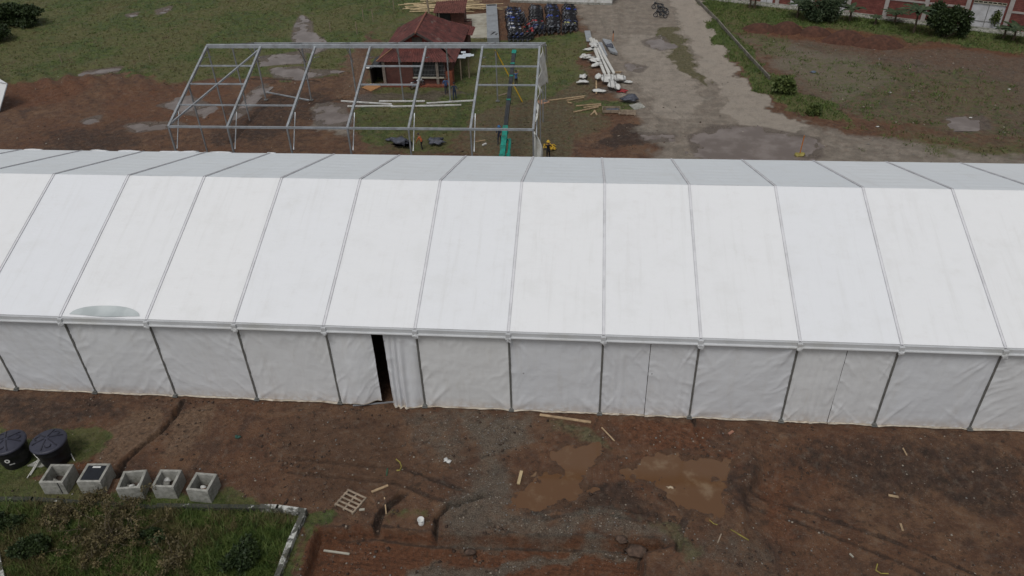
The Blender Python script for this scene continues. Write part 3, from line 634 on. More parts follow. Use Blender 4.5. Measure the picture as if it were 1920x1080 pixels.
# yellow rigging bundle
mb=MB(); pp=GP(1031,282)
for k in range(9):
    a=random.uniform(0,6.3); pts=[(math.cos(a+j*.7)*random.uniform(.15,.6),math.sin(a+j*.7)*random.uniform(.15,.5),.08+random.uniform(0,.5)) for j in range(6)]; mb.tube(pts,.045,6)
tag(mb.build('strap_bundle',M_yel,loc=pp),'tangled yellow lifting straps lying behind the worker in yellow hard hat','straps')
# ------------------------------------------------------------ red roofed house
def corr(mb,a,b,c,d,n=30,amp=.035,nv=1,mi=0):   # corrugated quad: a-b eave, d-c ridge
    a,b,c,d=[Vector(q) for q in (a,b,c,d)]; nr=(b-a).cross(d-a).normalized()
    if nr.z<0:nr=-nr
    def fn(u,v):
        e=a.lerp(b,u); r=d.lerp(c,u); p=e.lerp(r,v); return tuple(p+nr*amp*math.sin(u*n*2*math.pi))
    return mb.grid(fn,n*4,max(1,nv),mi)
xl,yf=G(705,116,2.7); xr,_=G(855,114,2.7); bx0,yb=G(726,52,2.7); yw=G(776,160)[1]
H=empty('brick_house',((xl+xr)/2,yf,0),0,'small red brick house with rusty red corrugated roof seen through the bare frame','house')
w2=(xr-xl)/2; dp=yb-yf; ze=2.7
apz=5.3; g=2.0; gx=w2*.50; gz_=3.8
A_=Vector((-w2,0,ze));B_=Vector((w2,0,ze));C_=Vector((w2,dp,ze));D_=Vector((-w2,dp,ze)); P1=Vector((-.1,g,apz-.1)); P2=Vector((-.1,dp-2.9,apz))
rf=MB(); gl=Vector((-gx-.1,g+.05,gz_)); gr_=Vector((gx-.1,g+.05,gz_))
corr(rf,A_,B_,gr_,gl,26,.04,3)
corr(rf,D_,A_,Vector((-w2*.5-.1,g,(ze+apz)/2+.0)),P2,26,.03,6)
corr(rf,D_,Vector((-w2*.5-.1,g-.0,(ze+apz)/2)),P1,P2,26,.03,6) if False else None
rf.add([tuple(A_),tuple(P1),tuple(P1+Vector((0,-.01,-.12)))],[(0,1,2)])
def side(s):
    def fn(u,v):
        # u along depth back->front, v eave->ridge ; front edge is the gablet/hip line
        y0=dp; e=Vector((s*w2,0,ze)); 
        hipx=gx; vv=v
        if vv<.42: k=vv/.42; fy=g*k*1.0
        else: fy=g-.15
        yfr=fy; x=s*w2*(1-vv)+(-.1)*vv; z=ze+(apz-ze)*vv
        yb_=dp-2.9*vv; y=yb_+(yfr-yb_)*u
        return (x,y,z+.03*math.sin(y*2*math.pi/.32)+.02*math.sin(v*30))
    return fn
rf=MB(); corr(rf,A_,B_,gr_,gl,26,.04,3); rf.grid(side(-1),90,14); rf.grid(side(1),90,14)
rf.add([tuple(C_),tuple(D_),tuple(P2)],[(0,1,2)])
ro=rf.build('roof',M_rt,H)
MB().tube([P1+Vector((0,-.35,.06)),P2+Vector((0,0,.08))],.10,8).build('ridge_cap',simple('faded_ridge',(.22,.085,.06),.8,.25,4),ro)
MB().beam(P1+Vector((0,-.2,.0)),(-w2*.52-.1,g-.2,(ze+apz)/2-.12),.06,.22).beam(P1+Vector((0,-.2,.0)),(w2*.52-.1,g-.2,(ze+apz)/2-.12),.06,.22).build('barge_board',simple('dark_board',(.07,.055,.05),.8,.3,4),ro)
MB().beam(A_+Vector((0,0,.06)),Vector((-gx-.1,g,gz_+.1)),.10,.06).build('hip_batten',simple('light_batten',(.24,.13,.07),.8,.3,4),ro)
gb=MB(); gb.add([(-gx-.2,g+.25,gz_-.3),(gx,g+.25,gz_-.3),(-.1,g+.25,apz-.25)],[(0,1,2)]); gbo=gb.build('gable_infill',simple('red_boards',(.17,.032,.022),.7,.35,6),H)
MB().box((-.1,g+.22,gz_+.35),(1.1,.04,.9)).build('gable_window',simple('old_shutter',(.065,.055,.045),.8,.3,6),H)
wl=MB(); wf0=yw-yf; wx0=G(722,160)[0]-H.location.x; wx1=G(838,160)[0]-H.location.x; sx0=G(777,160)[0]-H.location.x
wl.box(((wx0+sx0)/2,wf0+.1,1.35),(sx0-wx0,.2,2.7)); wl.box(((sx0+wx1)/2,wf0+.1,.42),(wx1-sx0,.2,.84))
wl.box((wx0+.1,(wf0+dp-.8)/2,1.35),(.2,dp-.8-wf0-.2,2.7)); wl.box((wx1-.1,(wf0+dp-.8)/2,1.35),(.2,dp-.8-wf0-.2,2.7)); wl.box(((wx0+wx1)/2,dp-.8,1.35),(wx1-wx0,.2,2.68))
wl.build('wall',M_brick,H)
MB().box((wx0+.08,wf0-.03,1.35),(.30,.28,2.7)).box((wx1-.9,wf0-.03,1.35),(.28,.28,2.68)).build('pillar',simple('grey_plaster',(.20,.17,.145),.9,.2,3),H)
MB().box(((wx0+wx1)/2,wf0-.35,.10),(wx1-wx0+.3,.7,.2)).build('plinth',simple('orange_plinth',(.17,.055,.032),.9,.3,3),H)
MB().box(((sx0+wx1)/2,wf0-.02,.88),(wx1-sx0+.1,.36,.08)).build('window_sill',M_concl,H)
gw=MB(); 
for k in range(22): xx=sx0+.1+(wx1-sx0-.2)*k/21; gw.box((xx,wf0+.02,1.75),(.03,.03,1.7))
for zz in (1.2,1.7,2.2): gw.box(((sx0+wx1)/2,wf0+.02,zz),(wx1-sx0-.1,.035,.03))
wo_=MB().box(((sx0+wx1)/2,wf0+.14,1.75),(wx1-sx0,.05,1.8)).build('window',simple('dark_window',(.02,.022,.024),.3,.3,3),H); gw.build('window_grille',simple('grille_grey',(.13,.13,.13),.7,.3,9),wo_)
# lower rear wing
rw=MB(); corr(rw,(w2*.35,dp-2.2,3.1),(w2+.6,dp-2.2,2.5),(w2+.6,dp+.9,2.5),(w2*.35,dp+.9,3.3),12,.03,2); rw.build('wing_roof',simple('dull_red_roof',(.12,.035,.028),.8,.35,3),H)
MB().box((w2*.6+.2,dp-.6,1.2),(w2*.7,2.4,2.4)).build('wing_wall',M_brick,H)
# orange plastered porch corner on the right
MB().box((wx1+.35,wf0+.5,.75),(.7,1.2,1.5)).build('porch_wall',simple('orange_plaster',(.19,.055,.028),.85,.25,2),H); MB().box((wx1+.35,wf0+.75,2.0),(.55,.12,1.1)).build('porch_panel',simple('brown_panel',(.12,.07,.05),.8,.3,2),H)
# dark lean-to on the left
lt=MB(); corr(lt,(-w2-.9,wf0-.4,1.9),(wx0,wf0-.4,2.5),(wx0,wf0+3,2.6),(-w2-.9,wf0+3,2.0),8,.03); lt.build('lean_to_roof',M_dark,H)
MB().box((-w2-.1,wf0+2.2,1.),(1.5,.1,2.)).box((-w2-.8,wf0+1,1.),(.1,2.4,2.)).build('lean_to_wall',simple('dark_boards',(.03,.024,.02),.9,.4,4),H)
# metal sheets beside roof, each on posts
ms=empty('metal_sheet_awning',(G(868,106,2.6)[0],G(868,106,2.6)[1],0),0,'bright metal roofing sheets laid on a post right of the red house roof','awning')
for k,(dx,dy,ww,ll) in enumerate(((-.45,0,1.6,1.0),(.35,.35,.9,1.),(.75,.25,.8,.6),(-.1,1.1,.5,.5))): MB().box((dx,dy,2.6+.03*k),(ww,ll,.02),.05*k).build('metal_sheet',simple('zinc_sheet',(.60,.66,.70),.35,.08,2,metal=.2),ms)
MB().box((-.3,-.2,1.3),(.12,.12,2.6)).box((.5,.4,1.3),(.12,.12,2.6)).build('post',M_woodd,ms)
# ------------------------------------------------------------ small hut
hx,hy=G(836,55); HT=empty('brick_hut',(hx+.6,hy,0),0,'small red brick hut with dark doorway behind the red house','hut')
hc=MB(); corr(hc,(-1.9,-1.0,2.35),(2.1,-1.0,2.35),(2.1,2.2,3.1),(-1.9,2.0,2.9),16,.04,2); hc.build('roof',simple('brown_red_roof',(.12,.045,.035),.8,.35,3),HT)
MB().box((1.0,0,1.15),(1.7,.15,2.3)).box((1.78,1,1.15),(.15,2,2.3)).box((-1.7,1,1.15),(.15,2,2.3)).box((0,2,1.3),(3.4,.15,2.7)).build('wall',M_brick,HT)
MB().box((-.6,.1,1.0),(1.3,.05,2.0)).build('door',M_black,HT); MB().box((-1.35,0,1.1),(.15,.15,2.2)).box((-1.62,0,1.1),(.08,.12,2.2)).build('door_post',M_concl,HT)
tag(MB().box((0,0,.45),(.9,.6,.9)).box((0,.1,1.15),(.85,.4,.12)).build('brick_stand',M_brick,loc=(hx+2.9,hy+.2,0)),'low red brick stand right of the small hut','stand')
sp=W([(858,30),(912,26),(914,72),(858,72),(845,60)])
tag(MB().add([(*p,.10) for p in sp]+[(*p,-.1) for p in sp],[(4,3,2,1,0)]+[(i,(i+1)%5,5+(i+1)%5,5+i) for i in range(5)]).build('concrete_slab',M_concl),'pale yellowish concrete slab beside the small brick hut','slab')
# long grey box
q0=G(914,85);q1=G(936,85); bw=q1[0]-q0[0]; bl=G(936,20)[1]-q0[1]
GB=empty('storage_container',((q0[0]+q1[0])/2,q0[1],0),math.radians(7),'long low grey container left of the packed motorcycles','container')
MB().box((0,bl/2,.45),(bw,bl,.9)).build('body',simple('grey_container',(.24,.255,.27),.6,.1,1.2,dirt=(.16,.16,.16)),GB); MB().box((0,bl-.5,.92),(bw*.85,.35,.06)).build('vent',M_blk,GB)
MB().blob((.1,1.9,.905),(.10,.6,.02),2,.3,2,rz=-.5).blob((.45,1.4,.905),(.12,.3,.02),3,.3,2,rz=-.5).build('roof_stain',M_blk,GB)
# ------------------------------------------------------------ bamboo pile
x0,y0=G(765,20);x1,y1=G(940,10)
for k in range(34):
    a=math.radians(random.uniform(-12,16)); L=random.uniform(5,9); u=random.random()
    o=MB().tube([(-L/2,0,0),(0,random.uniform(-.05,.05),0),(L/2,0,0)],[.075,.065,.05],6).build('bamboo_pole',M_bamb)
    o.location=(x0+2.6+(x1-x0-5.2)*u,y0+random.uniform(-1.1,2.6)+u*.5,.1+random.uniform(0,.45)); o.rotation_euler=(0,random.uniform(-.03,.03),a)
    tag(o,'long pale bamboo pole lying in the heap behind the small brick hut','pole','bamboo poles piled behind the hut')
# ------------------------------------------------------------ motorcycles
PC=[('black',(.012,.012,.014)),('navy blue',(.02,.035,.12)),('red',(.30,.02,.02)),('white',(.45,.45,.47)),('bright blue',(.03,.07,.40)),('yellow',(.42,.40,.12)),('grey',(.10,.11,.13))]
PM={n:simple('moto_paint_'+n.replace(' ','_'),c,.3,.1,3,spec=.6) for n,c in PC}
M_chr=simple('dull_chrome',(.30,.31,.33),.3,.2,4,metal=.7)
def moto():
    r=empty('motorcycle',(0,0,0),0,'x','motorcycle')
    for s in (-.62,.66):
        mb=MB(); V=[];Fc=[];n,m=18,6
        for i in range(n):
            for j in range(m):
                a=2*math.pi*i/n;b=2*math.pi*j/m; rr=.26+.05*math.cos(b); V.append((s+rr*math.cos(a),.05*math.sin(b),.31+rr*math.sin(a)))
                Fc.append((i*m+j,((i+1)%n)*m+j,((i+1)%n)*m+(j+1)%m,i*m+(j+1)%m))
        mb.add(V,Fc); w_=mb.build('wheel',M_black,r,True); h=MB().tube([(s,-.07,.31),(s,.07,.31)],.06,8)
        for k in range(6): a=k*math.pi/3; h.beam((s,0,.31),(s+.23*math.cos(a),0,.31+.23*math.sin(a)),.02)
        h.build('hub',M_chr,w_)
    MB().blob((.02,0,.42),(.24,.13,.18),5,.15).beam((-.55,.08,.32),(0,.08,.38),.05).beam((-.55,-.08,.32),(0,-.08,.38),.05).beam((0,0,.6),(.45,0,.85),.06).build('engine',M_dark,r)
    MB().blob((.2,0,.80),(.28,.14,.13),8,.06).build('fuel_tank',PM['black'],r,True)
    MB().blob((.50,0,.82),(.14,.16,.17),9,.06).build('fairing',PM['black'],r,True); MB().blob((.62,0,.64),(.22,.05,.05),2,.0).build('mudguard',PM['black'],r,True); MB().blob((-.55,0,.72),(.25,.09,.10),6,.05).build('tail_cowl',PM['black'],r,True)
    MB().blob((-.25,0,.80),(.38,.12,.07),4,.05).build('seat',M_blk,r,True)
    MB().tube([(.66,.09,.31),(.48,.09,.92)],.025,6).tube([(.66,-.09,.31),(.48,-.09,.92)],.025,6).build('fork',M_chr,r)
    hb=MB().tube([(.34,.36,1.0),(.44,.14,.98),(.44,-.14,.98),(.34,-.36,1.0)],.018,6); 
    for s in (-1,1): hb.tube([(.44,s*.2,.98),(.46,s*.30,1.14)],.01,5).blob((.46,s*.32,1.17),(.02,.06,.035),1,.0,1)
    hb.build('handlebar',M_black,r)
    MB().tube([(-.7,-.14,.36),(-.1,-.14,.3)],.04,8).build('exhaust',M_chr,r)
    MB().blob((.60,0,.90),(.05,.08,.07),1,0).build('headlight',M_chr,r,True)
    return r
mp=moto(); mkids={}
def kidmap(o): 
    ks=[q for q in bpy.data.objects if q.parent==o]; mkids[o]=ks
    for k in ks:kidmap(k)
kidmap(mp); first=[True]
def put_moto(x,y,rz,colr,label,tilt=0):
    if first[0]: r=mp; first[0]=False; ks=mkids[mp]
    else:
        r=dup(mp,None,mkids); ks=r.children if False else [q for q in COL.objects[-40:] if q.parent==r]
    r.location=(x,y,gz(x,y)+.01); r.rotation_euler=(tilt,0,rz)
    for k in ks:
        if k.name.split('.')[0] in('fuel_tank','fairing','mudguard','tail_cowl'): k.material_slots[0].link='OBJECT'; k.material_slots[0].material=PM[colr]
    r['label']=label; return r
cols=[('leftmost',948,974,24,77,19),('third',992,1018,20,66,17),('fourth',1023,1048,18,64,17),('rightmost',1055,1079,19,61,16)]
GR='motorcycles packed in rows on the grass'
MLOC=[]
for nm,a,b,y0_,y1_,n in cols:
    for k in range(n):
        py=y0_+(y1_-y0_)*(k+.5)/n; sk=(py-y0_)*.10; x,y=G((a+b)/2+sk*(1 if nm=='leftmost' else .5),py); MLOC.append((nm,x,y,k,n))
cnt=0
for nm,x,y,k,n in MLOC:
    c=random.choices(['black','navy blue','grey'],[.5,.38,.12])[0]
    if nm=='leftmost' and k==7:c='bright blue'
    if nm=='leftmost' and k in(4,11,14): c='white'
    if nm=='third' and k==11: c='red'
    if nm=='fourth' and k==8: c='bright blue'
    if nm=='rightmost' and k==13: c='yellow'
    if nm=='rightmost' and k in(3,): c='bright blue'
    lb='%s motorcycle in the %s packed row'%(c,nm)
    lb={'black':'black motorcycle squeezed side by side in the %s packed row','navy blue':'navy blue motorcycle squeezed side by side in the %s packed row','grey':'grey motorcycle squeezed side by side in the %s packed row','bright blue':'bright blue motorcycle among dark ones in the %s packed row','white':'white motorcycle among dark ones in the %s packed row','red':'red motorcycle among dark ones in the %s packed row','yellow':'yellow motorcycle at the near end of the %s packed row'}[c]%nm
    o=put_moto(x+random.uniform(-.15,.15),y,math.pi+random.uniform(-.06,.06)+.1,c,lb,random.uniform(-.12,-.02)); o['group']=GR
for k in range(11):
    x,y=G(972+k*2.6+random.uniform(-2,2),30+k*4.2); c='red' if k in(7,9,10) else random.choice(['black','navy blue','grey'])
    o=put_moto(x,y,random.uniform(1.0,1.6),c,('red' if c=='red' else c)+' motorcycle parked askew in the aisle between the first two packed rows'); o['group']=GR
for k in range(5):
    x,y=G(958+k*9,78+random.uniform(-1,2)); c=random.choice(['black','navy blue'])
    o=put_moto(x,y,1.2+random.uniform(-.2,.2),c,c+' motorcycle standing across the near end of the leftmost packed row'); o['group']=GR
for k in range(9):
    x,y=G(1004+k*8.5,66-k*.7); c=random.choice(['black','grey','black'])
    o=put_moto(x,y,1.45+random.uniform(-.2,.2),c,c+' motorcycle standing across the near ends of the right packed rows'); o['group']=GR
for (px,py,rz_,lb) in ((1234,16,2.7,'black motorcycle on the track, farthest of the three parked apart'),(1243,24,2.5,'black motorcycle parked in the middle of the three on the track'),(1238,31,2.8,'black motorcycle on the track, nearest of the three parked apart')):
    x,y=G(px,py+3); put_moto(x,y,rz_,'black',lb)['group']='motorcycles parked on the track'
x,y=G(1105,8); put_moto(x,y,3.1,'red','red motorcycle parked alone against the white building')
# white building at top
wx,wy=G(1147,10); WBn=empty('white_building',(wx,wy,0),math.radians(-6),'low white building just beyond the packed motorcycles at the top edge','building')
MB().box((-7,3.3,1.6),(14,6.5,3.2)).build('wall',M_white,WBn); MB().box((-7,3.3,3.28),(14.5,7,.15)).build('roof',simple('grey_roof',(.3,.3,.3),.6,.1,1),WBn); MB().box((-7,-.02,.15),(14.02,.1,.3)).build('plinth',M_conc,WBn)
# ------------------------------------------------------------ building materials heap
def bar(px0,py0,px1,py1,z0,z1,wd,ht,name,mat,label,cat,group=None):
    a=GP(px0,py0,z0+ht/2);b=GP(px1,py1,z1+ht/2); o=MB().beam(a,b,wd,ht).build(name,mat); return tag(o,label,cat,group)
GRB='aluminium beams stacked beside the track'
for k in range(6): bar(1106+k*2.3,76+k*1.0,1134+k*4.2-(k%2)*4,146-k%3*3,.15+.12*(k%2),.15,.22,.16,'aluminium_beam',M_pipe,'long whitish metal beam in the main stack beside the track','beam',GRB)
for k in range(3): bar(1120+k*3.2,84,1127+k*5,106+k,.1,.1,.22,.2,'aluminium_beam',M_alu,'short silvery beam right of the main beam stack','beam',GRB)
for k in range(4): bar(1131+k*3.6,79+k*.8,1146+k*3.2,102+k*1.2,.15,.15,.26,.26,'aluminium_beam',M_alu,'thick short beam in the bundle nearest the track','beam',GRB)
o=bar(1101,60,1105,80,.1,.1,.7,.06,'metal_plate',M_alu,'flat grey metal plate beyond the long beam stack','plate')
def blob(name,px,py,r,mat,label,cat,seed=1,amp=.25,rz=0,group=None,dz=None,strap=False):
    x,y,z=GP(px,py); o=MB().blob((0,0,r[2]*.75 if dz is None else dz),tuple(q*.78 for q in r),seed,amp*1.25,3,rz=rz,flat=0.0).build(name,mat,smooth=True,loc=(x,y,z)); tag(o,label,cat,group)
    if strap:
        mb=MB()
        for k in(-.4,.4):
            pts=[(k*r[0]*math.cos(rz)-r[1]*1.08*math.cos(a)*math.sin(rz),k*r[0]*math.sin(rz)+r[1]*1.08*math.cos(a)*math.cos(rz),r[2]*.75+r[2]*1.06*math.sin(a)) for a in np.linspace(0,math.pi,9)]
            mb.tube(pts,.025,5)
        mb.build('tie_rope',M_dark,o)
    return o
blob('fabric_bundle',1138,158,(.95,.75,.6),M_sack,'fat white tied bundle left of the two crossing bundles',  'bundle',3,.14,0,strap=True)
blob('fabric_bundle',1147,167,(.6,1.0,.5),M_sack,'white rolled bundle nearest the camera below the beams','bundle',4,.14,.1,strap=True)
blob('fabric_bundle',1157,170,(.5,.8,.45),M_sack,'small white rolled bundle on the red cloth','bundle',14,.14,.1)
blob('fabric_bundle',1160,155,(.95,.7,.55),M_sack,'white tied bundle at the right of the bundle heap','bundle',5,.16,.2,strap=True)
blob('fabric_bundle',1176,157,(.6,.35,.25),M_sack,'small white bag at the far right of the bundle heap','bundle',6,.25,-.3)
blob('fabric_bundle',1146,147,(1.6,.3,.3),M_sack,'long thin white roll behind the tied bundles','bundle',7,.2,-.1)
blob('fabric_bundle',1122,152,(.45,.6,.5),M_sack,'upright white sack left of the tied bundles','bundle',8,.2)
blob('fabric_bundle',1123,174,(.95,.4,.22),M_sack,'flat white bag in front of the tied bundles','bundle',9,.2,-.15)
blob('fabric_bundle',1094,148,(.5,.6,.3),M_sack,'upper white bag of the pair left of the bundle heap','bundle',10,.3,.2)
blob('fabric_bundle',1091,158,(.85,.45,.3),M_sack,'lower white bag of the pair left of the bundle heap','bundle',11,.25)
blob('fabric_bundle',1100,112,(1.0,.5,.4),M_sack,'crumpled cream bag left of the long beams','bundle',12,.35,.3)
blob('fabric_bundle',1116,118,(.8,.6,.4),M_sack,'crumpled white cloth heap under the left edge of the beams','bundle',13,.35,-.2)
blob('fabric_bundle',1119,127,(.7,.4,.35),M_sack,'lower crumpled white cloth left of the long beams','bundle',15,.35,.2)
blob('fabric_bundle',1106,96,(.9,.25,.2),M_sack,'thin white rag at the far left of the beams','bundle',16,.35,.3)
blob('fabric_bundle',1114,92,(.6,.9,.3),M_sack,'white cloth draped over the far end of the beams','bundle',17,.3,.3,dz=.4)
blob('fabric_bundle',1144,94,(.45,.9,.45),M_tarp,'dark tarpaulin bundle between the short beams','bundle',18,.3,.4)
blob('red_cloth',1166,172,(.7,.7,.08),simple('red_cloth_fabric',(.25,.03,.03),.8,.3,3),'red cloth spread under the white bundles','cloth',19,.3)
blob('tarpaulin_heap',1181,192,(1.0,.7,.45),M_tarp,'grey crumpled tarpaulin heap right of the planks','tarpaulin',20,.35)
blob('tarpaulin_heap',753,275,(1.1,.8,.4),M_tarp,'dark crumpled tarpaulin left of the orange-shirted worker','tarpaulin',21,.4)
blob('tarpaulin_heap',817,270,(.9,.6,.35),M_tarp,'dark crumpled tarpaulin right of the orange-shirted worker','tarpaulin',22,.4)
blob('tarpaulin_heap',735,264,(.5,.35,.2),M_tarp,'small dark rag beyond the left tarpaulin','tarpaulin',23,.4)
x,y,z=GP(1195,201); tag(MB().box((0,0,.06),(1.3,1.1,.06),.5,M=Matrix.Rotation(.1,3,'X')).build('concrete_tile',M_conc,loc=(x,y,z)),'grey slab lying right of the tarpaulin heap','slab')
def crate(px,py,rz,label,sx=1.3,sy=1.,op=False):
    x,y,z=GP(px,py); r=empty('wooden_pallet',(x,y,z),rz,label,'pallet')
    for k in (-1,0,1): MB().box((k*sx*.45,0,.06),(.09,sy,.1)).build('bearer',M_woodd,r)
    for k in range(5): MB().box((0,-sy/2+.06+k*(sy-.12)/4,.13),(sx,.11,.035)).build('deck_board',M_woodd,r)
crate(1176,213,-.1,'small broken wooden pallet right of the stacked planks',1.7,1.1)
x,y,z=GP(1146,210); r=empty('wooden_box',(x,y,z),0,'open wooden box holding rubble, between planks and broken pallet','box')
MB().box((0,-.45,.25),(1.7,.05,.3)).box((0,.45,.25),(1.7,.05,.3)).box((-.85,0,.25),(.05,.9,.3)).box((.85,0,.25),(.05,.9,.3)).build('side_board',M_woodd,r); MB().blob((0,0,.2),(.7,.4,.2),3,.3).build('rubble',M_tarp,r)
GP_='planks left of the track'
for a in ((1028,190,1097,182,'long pale plank, farthest of those right of the bare frame'),(1062,190,1095,185,'short pale plank crossing the farthest long plank'),(1064,193,1072,196,'stub of timber lying near the farthest long plank'),
 (1080,200,1127,197,'thin plank at the top of the nearer plank pile'),(1094,203,1127,200,'plank lying in the middle of the nearer plank pile'),(1075,212,1122,203,'thick pale plank at the front of the nearer plank pile'),
 (1108,217,1116,210,'left one of the two timber stubs under the plank pile'),(1119,217,1114,209,'right one of the two timber stubs under the plank pile'),(1150,137,1165,137,'short brown board right of the beam ends'),(1118,144,1118,178,'thin upright stick beside the flat white bag')):
    bar(*a[:4],.03,.06,.16,.09,'plank',M_wood,a[4],'plank',None)
GB2='white beams on the ground inside the bare frame'
for a in ((640,192,735,198,'white beam lying farthest left under the frame, beyond the longest'),(652,202,737,201,'left half of the long pair of white beams under the frame'),(733,202,865,199,'right half of the long white beam line under the frame'),(711,192,797,192,'white beam lying right in front of the red house'),(800,196,888,190,'white beam lying to the right, slanting toward the crane'),(500,175,580,190,'grey beam slanting over the mud under the second bay'),(905,275,912,272,'tiny white offcut on the grass left of the blue-helmeted worker')):
    bar(*a[:4],.05,.05,.15,.12,'beam',M_alu if 'grey' in a[4] else M_white,a[4],'beam')
bar(892,267,910,264,0,0,.1,.08,'plank',M_wood,'short pale plank left of the worker in blue hard hat','plank')
bar(935,181,953,176,0,0,.15,.1,'plank',M_woodd,'dark plank on the ground left of the boom','plank')
x,y,z=GP(1018,192); tag(MB().box((0,0,.05),(1.1,1.0,.03),.6).build('plywood_sheet',simple('ply',(.33,.19,.12),.8,.15,2),loc=(x,y,z)),'pinkish plywood sheet at the foot of the frame end','board')
x,y,z=GP(697,165); tag(MB().box((0,0,.1),(1.3,1.6,.04),-.5,M=Matrix.Rotation(.12,3,'Y')).build('plywood_sheet',simple('ply2',(.38,.19,.08),.8,.15,2),loc=(x,y,z)),'orange wooden board lying left of the red house','board')
blob('white_bag',697,130,(.6,.35,.25),M_sack,'white bag left of the red house under the lean-to','bag',31,.3)
# parked white motorbike by house
x,y=G(783,166); put_moto(x,y,.7,'white','white motorcycle parked alone against the red brick house wall')
# ------------------------------------------------------------ marker posts, fence posts, utility pole
def postm(px,py,h,r,mat,name,label,cat,group=None,lean=(0,0)):
    x,y,z=GP(px,py); return tag(MB().tube([(0,0,-.1),(lean[0],lean[1],h)],r,6).build(name,mat,loc=(x,y,z)),label,cat,group)
for a in ((117,119,1.1),(284,118,1.1),(700,42,1.6),(670,65,1.6),(682,40,1.6),(739,20,1.6),(730,4,1.6),(620,60,1.2)): postm(*a,.05,M_woodd,'fence_post','thin weathered fence post standing in the grass left of the red house','post','thin fence posts in the grass')
postm(808,46,6.5,.13,M_woodd,'utility_pole','tall dark wooden pole between the house and the hut','pole',lean=(-.5,0))
x,y,z=GP(1499,291); MP=empty('marker_post',(x,y,z),0,'thin orange marker post with yellow base at the big puddle','post'); MB().tube([(0,0,0),(.08,0,1.9)],.045,6).build('pole',simple('orange_p',(.5,.16,.03),.6,.1,3),MP); MB().blob((-.1,0,.12),(.45,.3,.2),3,.35).build('base',M_yeld,MP)
x,y,z=GP(1149,78); MP=empty('marker_post',(x,y,z),0,'short orange stake standing right of the beam stack','post'); MB().tube([(0,0,0),(.03,0,1.2)],.05,6).build('pole',simple('orange_p',(.5,.16,.03),.6,.1,3),MP); MB().box((0,0,1.1),(.12,.12,.3)).build('cap',M_blk,MP)
# ------------------------------------------------------------ warehouse
a=Vector((*G(1657,33),0)); b=Vector((*G(1803,50),0)); dx=(b-a).normalized(); ang=math.atan2(dx.y,dx.x); bay=(b-a).length/2
WHo=a-dx*bay*5
WHx=empty('warehouse',tuple(WHo),ang,'long red brick warehouse with pale concrete columns and white doors at upper right','warehouse')
NB=12
for k in range(NB+1): MB().box((k*bay,-.12,3.2),(.48,.5,6.4)).build('column',simple('column_concrete',(.36,.33,.31),.85,.12,2),WHx)
doors={2:(.35,.62,2.1),3:(.75,.98,2.6),1:(.5,.9,2.2),4:(.0,.0,0),7:(.06,.94,2.75)}
mdoor=simple('white_door',(.50,.50,.52),.6,.1,1.5,dirt=(.33,.31,.30))
for k in range(NB):
    x0_,x1_=k*bay+.24,(k+1)*bay-.24; L=x1_-x0_; d=doors.get(k)
    if d and d[1]>0:
        a0=x0_+L*d[0];a1=x0_+L*d[1]; wb=MB()
        if a0-x0_>.05: wb.box(((x0_+a0)/2,0,3.2),(a0-x0_,.2,6.4))
        if x1_-a1>.05: wb.box(((x1_+a1)/2,0,3.2),(x1_-a1,.2,6.4))
        wb.box(((a0+a1)/2,0,(d[2]+.5+6.4)/2),(a1-a0,.2,6.4-d[2]-.5)); wb.build('wall',M_brickw,WHx)
        do=MB().box(((a0+a1)/2,.05,.15+d[2]/2),(a1-a0,.06,d[2])).build('door',mdoor,WHx)
        MB().box(((a0+a1)/2,.0,.15+d[2]/2),(.06,.05,d[2])).box(((a0+a1)/2,.0,.9),(a1-a0,.04,.05)).build('door_rail',M_alud,do)
        tb=MB(); tb.box(((a0+a1)/2,-.02,d[2]+.22),(a1-a0,.16,.08)).box(((a0+a1)/2,-.02,d[2]+.48),(a1-a0,.16,.06)); n=7
        for j in range(n+1): tb.box((a0+(a1-a0)*j/n,-.02,d[2]+.35),(.10,.16,.22))
        tb.build('vent_blocks',M_concl,WHx)
    else:
        MB().box(((x0_+x1_)/2,0,3.2),(L,.2,6.4)).build('wall',M_brickw,WHx)
        MB().box(((x0_+x1_)/2,-.13,2.35),(L,.08,.22)).build('ring_beam',simple('column_concrete',(.36,.33,.31),.85,.12,2),WHx)
    MB().box(((x0_+x1_)/2,-.16,.12),(L,.16,.28)).build('plinth',M_conc,WHx)
MB().box((NB*bay/2,5.3,6.55),(NB*bay+1,11.5,.2)).build('roof',simple('grey_roof',(.3,.3,.3),.6,.1,1),WHx)
MB().box((NB*bay/2,-.75,.06),(NB*bay,1.1,.12)).build('walkway',M_conc,WHx)
# ------------------------------------------------------------ dirt piles
GD='red earth piles in front of the warehouse'
for k,(px,py,rx,ry,h) in enumerate(((1425,56,2.2,1.5,.9),(1474,58,1.9,1.6,1.15),(1526,63,1.9,1.5,.95),(1583,76,2.7,1.8,1.2),(1648,84,2.8,1.9,1.15))):
    x,y,z=GP(px,py); mb=MB()
    def df(u,v,rx=rx,ry=ry,h=h,k=k):
        a=u*2*math.pi; r=v; X_=math.cos(a)*r*rx*(1+.12*math.sin(3*a+k));Y_=math.sin(a)*r*ry; q=(1-r)**1.0*(1+r*.9)
        return (X_,Y_,h*q*(1+.25*(fbm(np.array([X_*1.+9*k]),np.array([Y_]),.9,3)[0]-.5))-.06)
    mb.grid(df,40,14); o=mb.build('earth_pile',simple('red_earth',(.075,.032,.020),.95,.35,2.5,dirt=(.045,.022,.015),bs=1),smooth=True,loc=(x,y,z))
    tag(o,['smooth red earth pile at the left end of the row','taller red earth pile, second from the left','rounded red earth pile in the middle of the row','large orange-red earth pile, second from the right','wide red earth pile at the right end of the row'][k],'earth pile',GD)
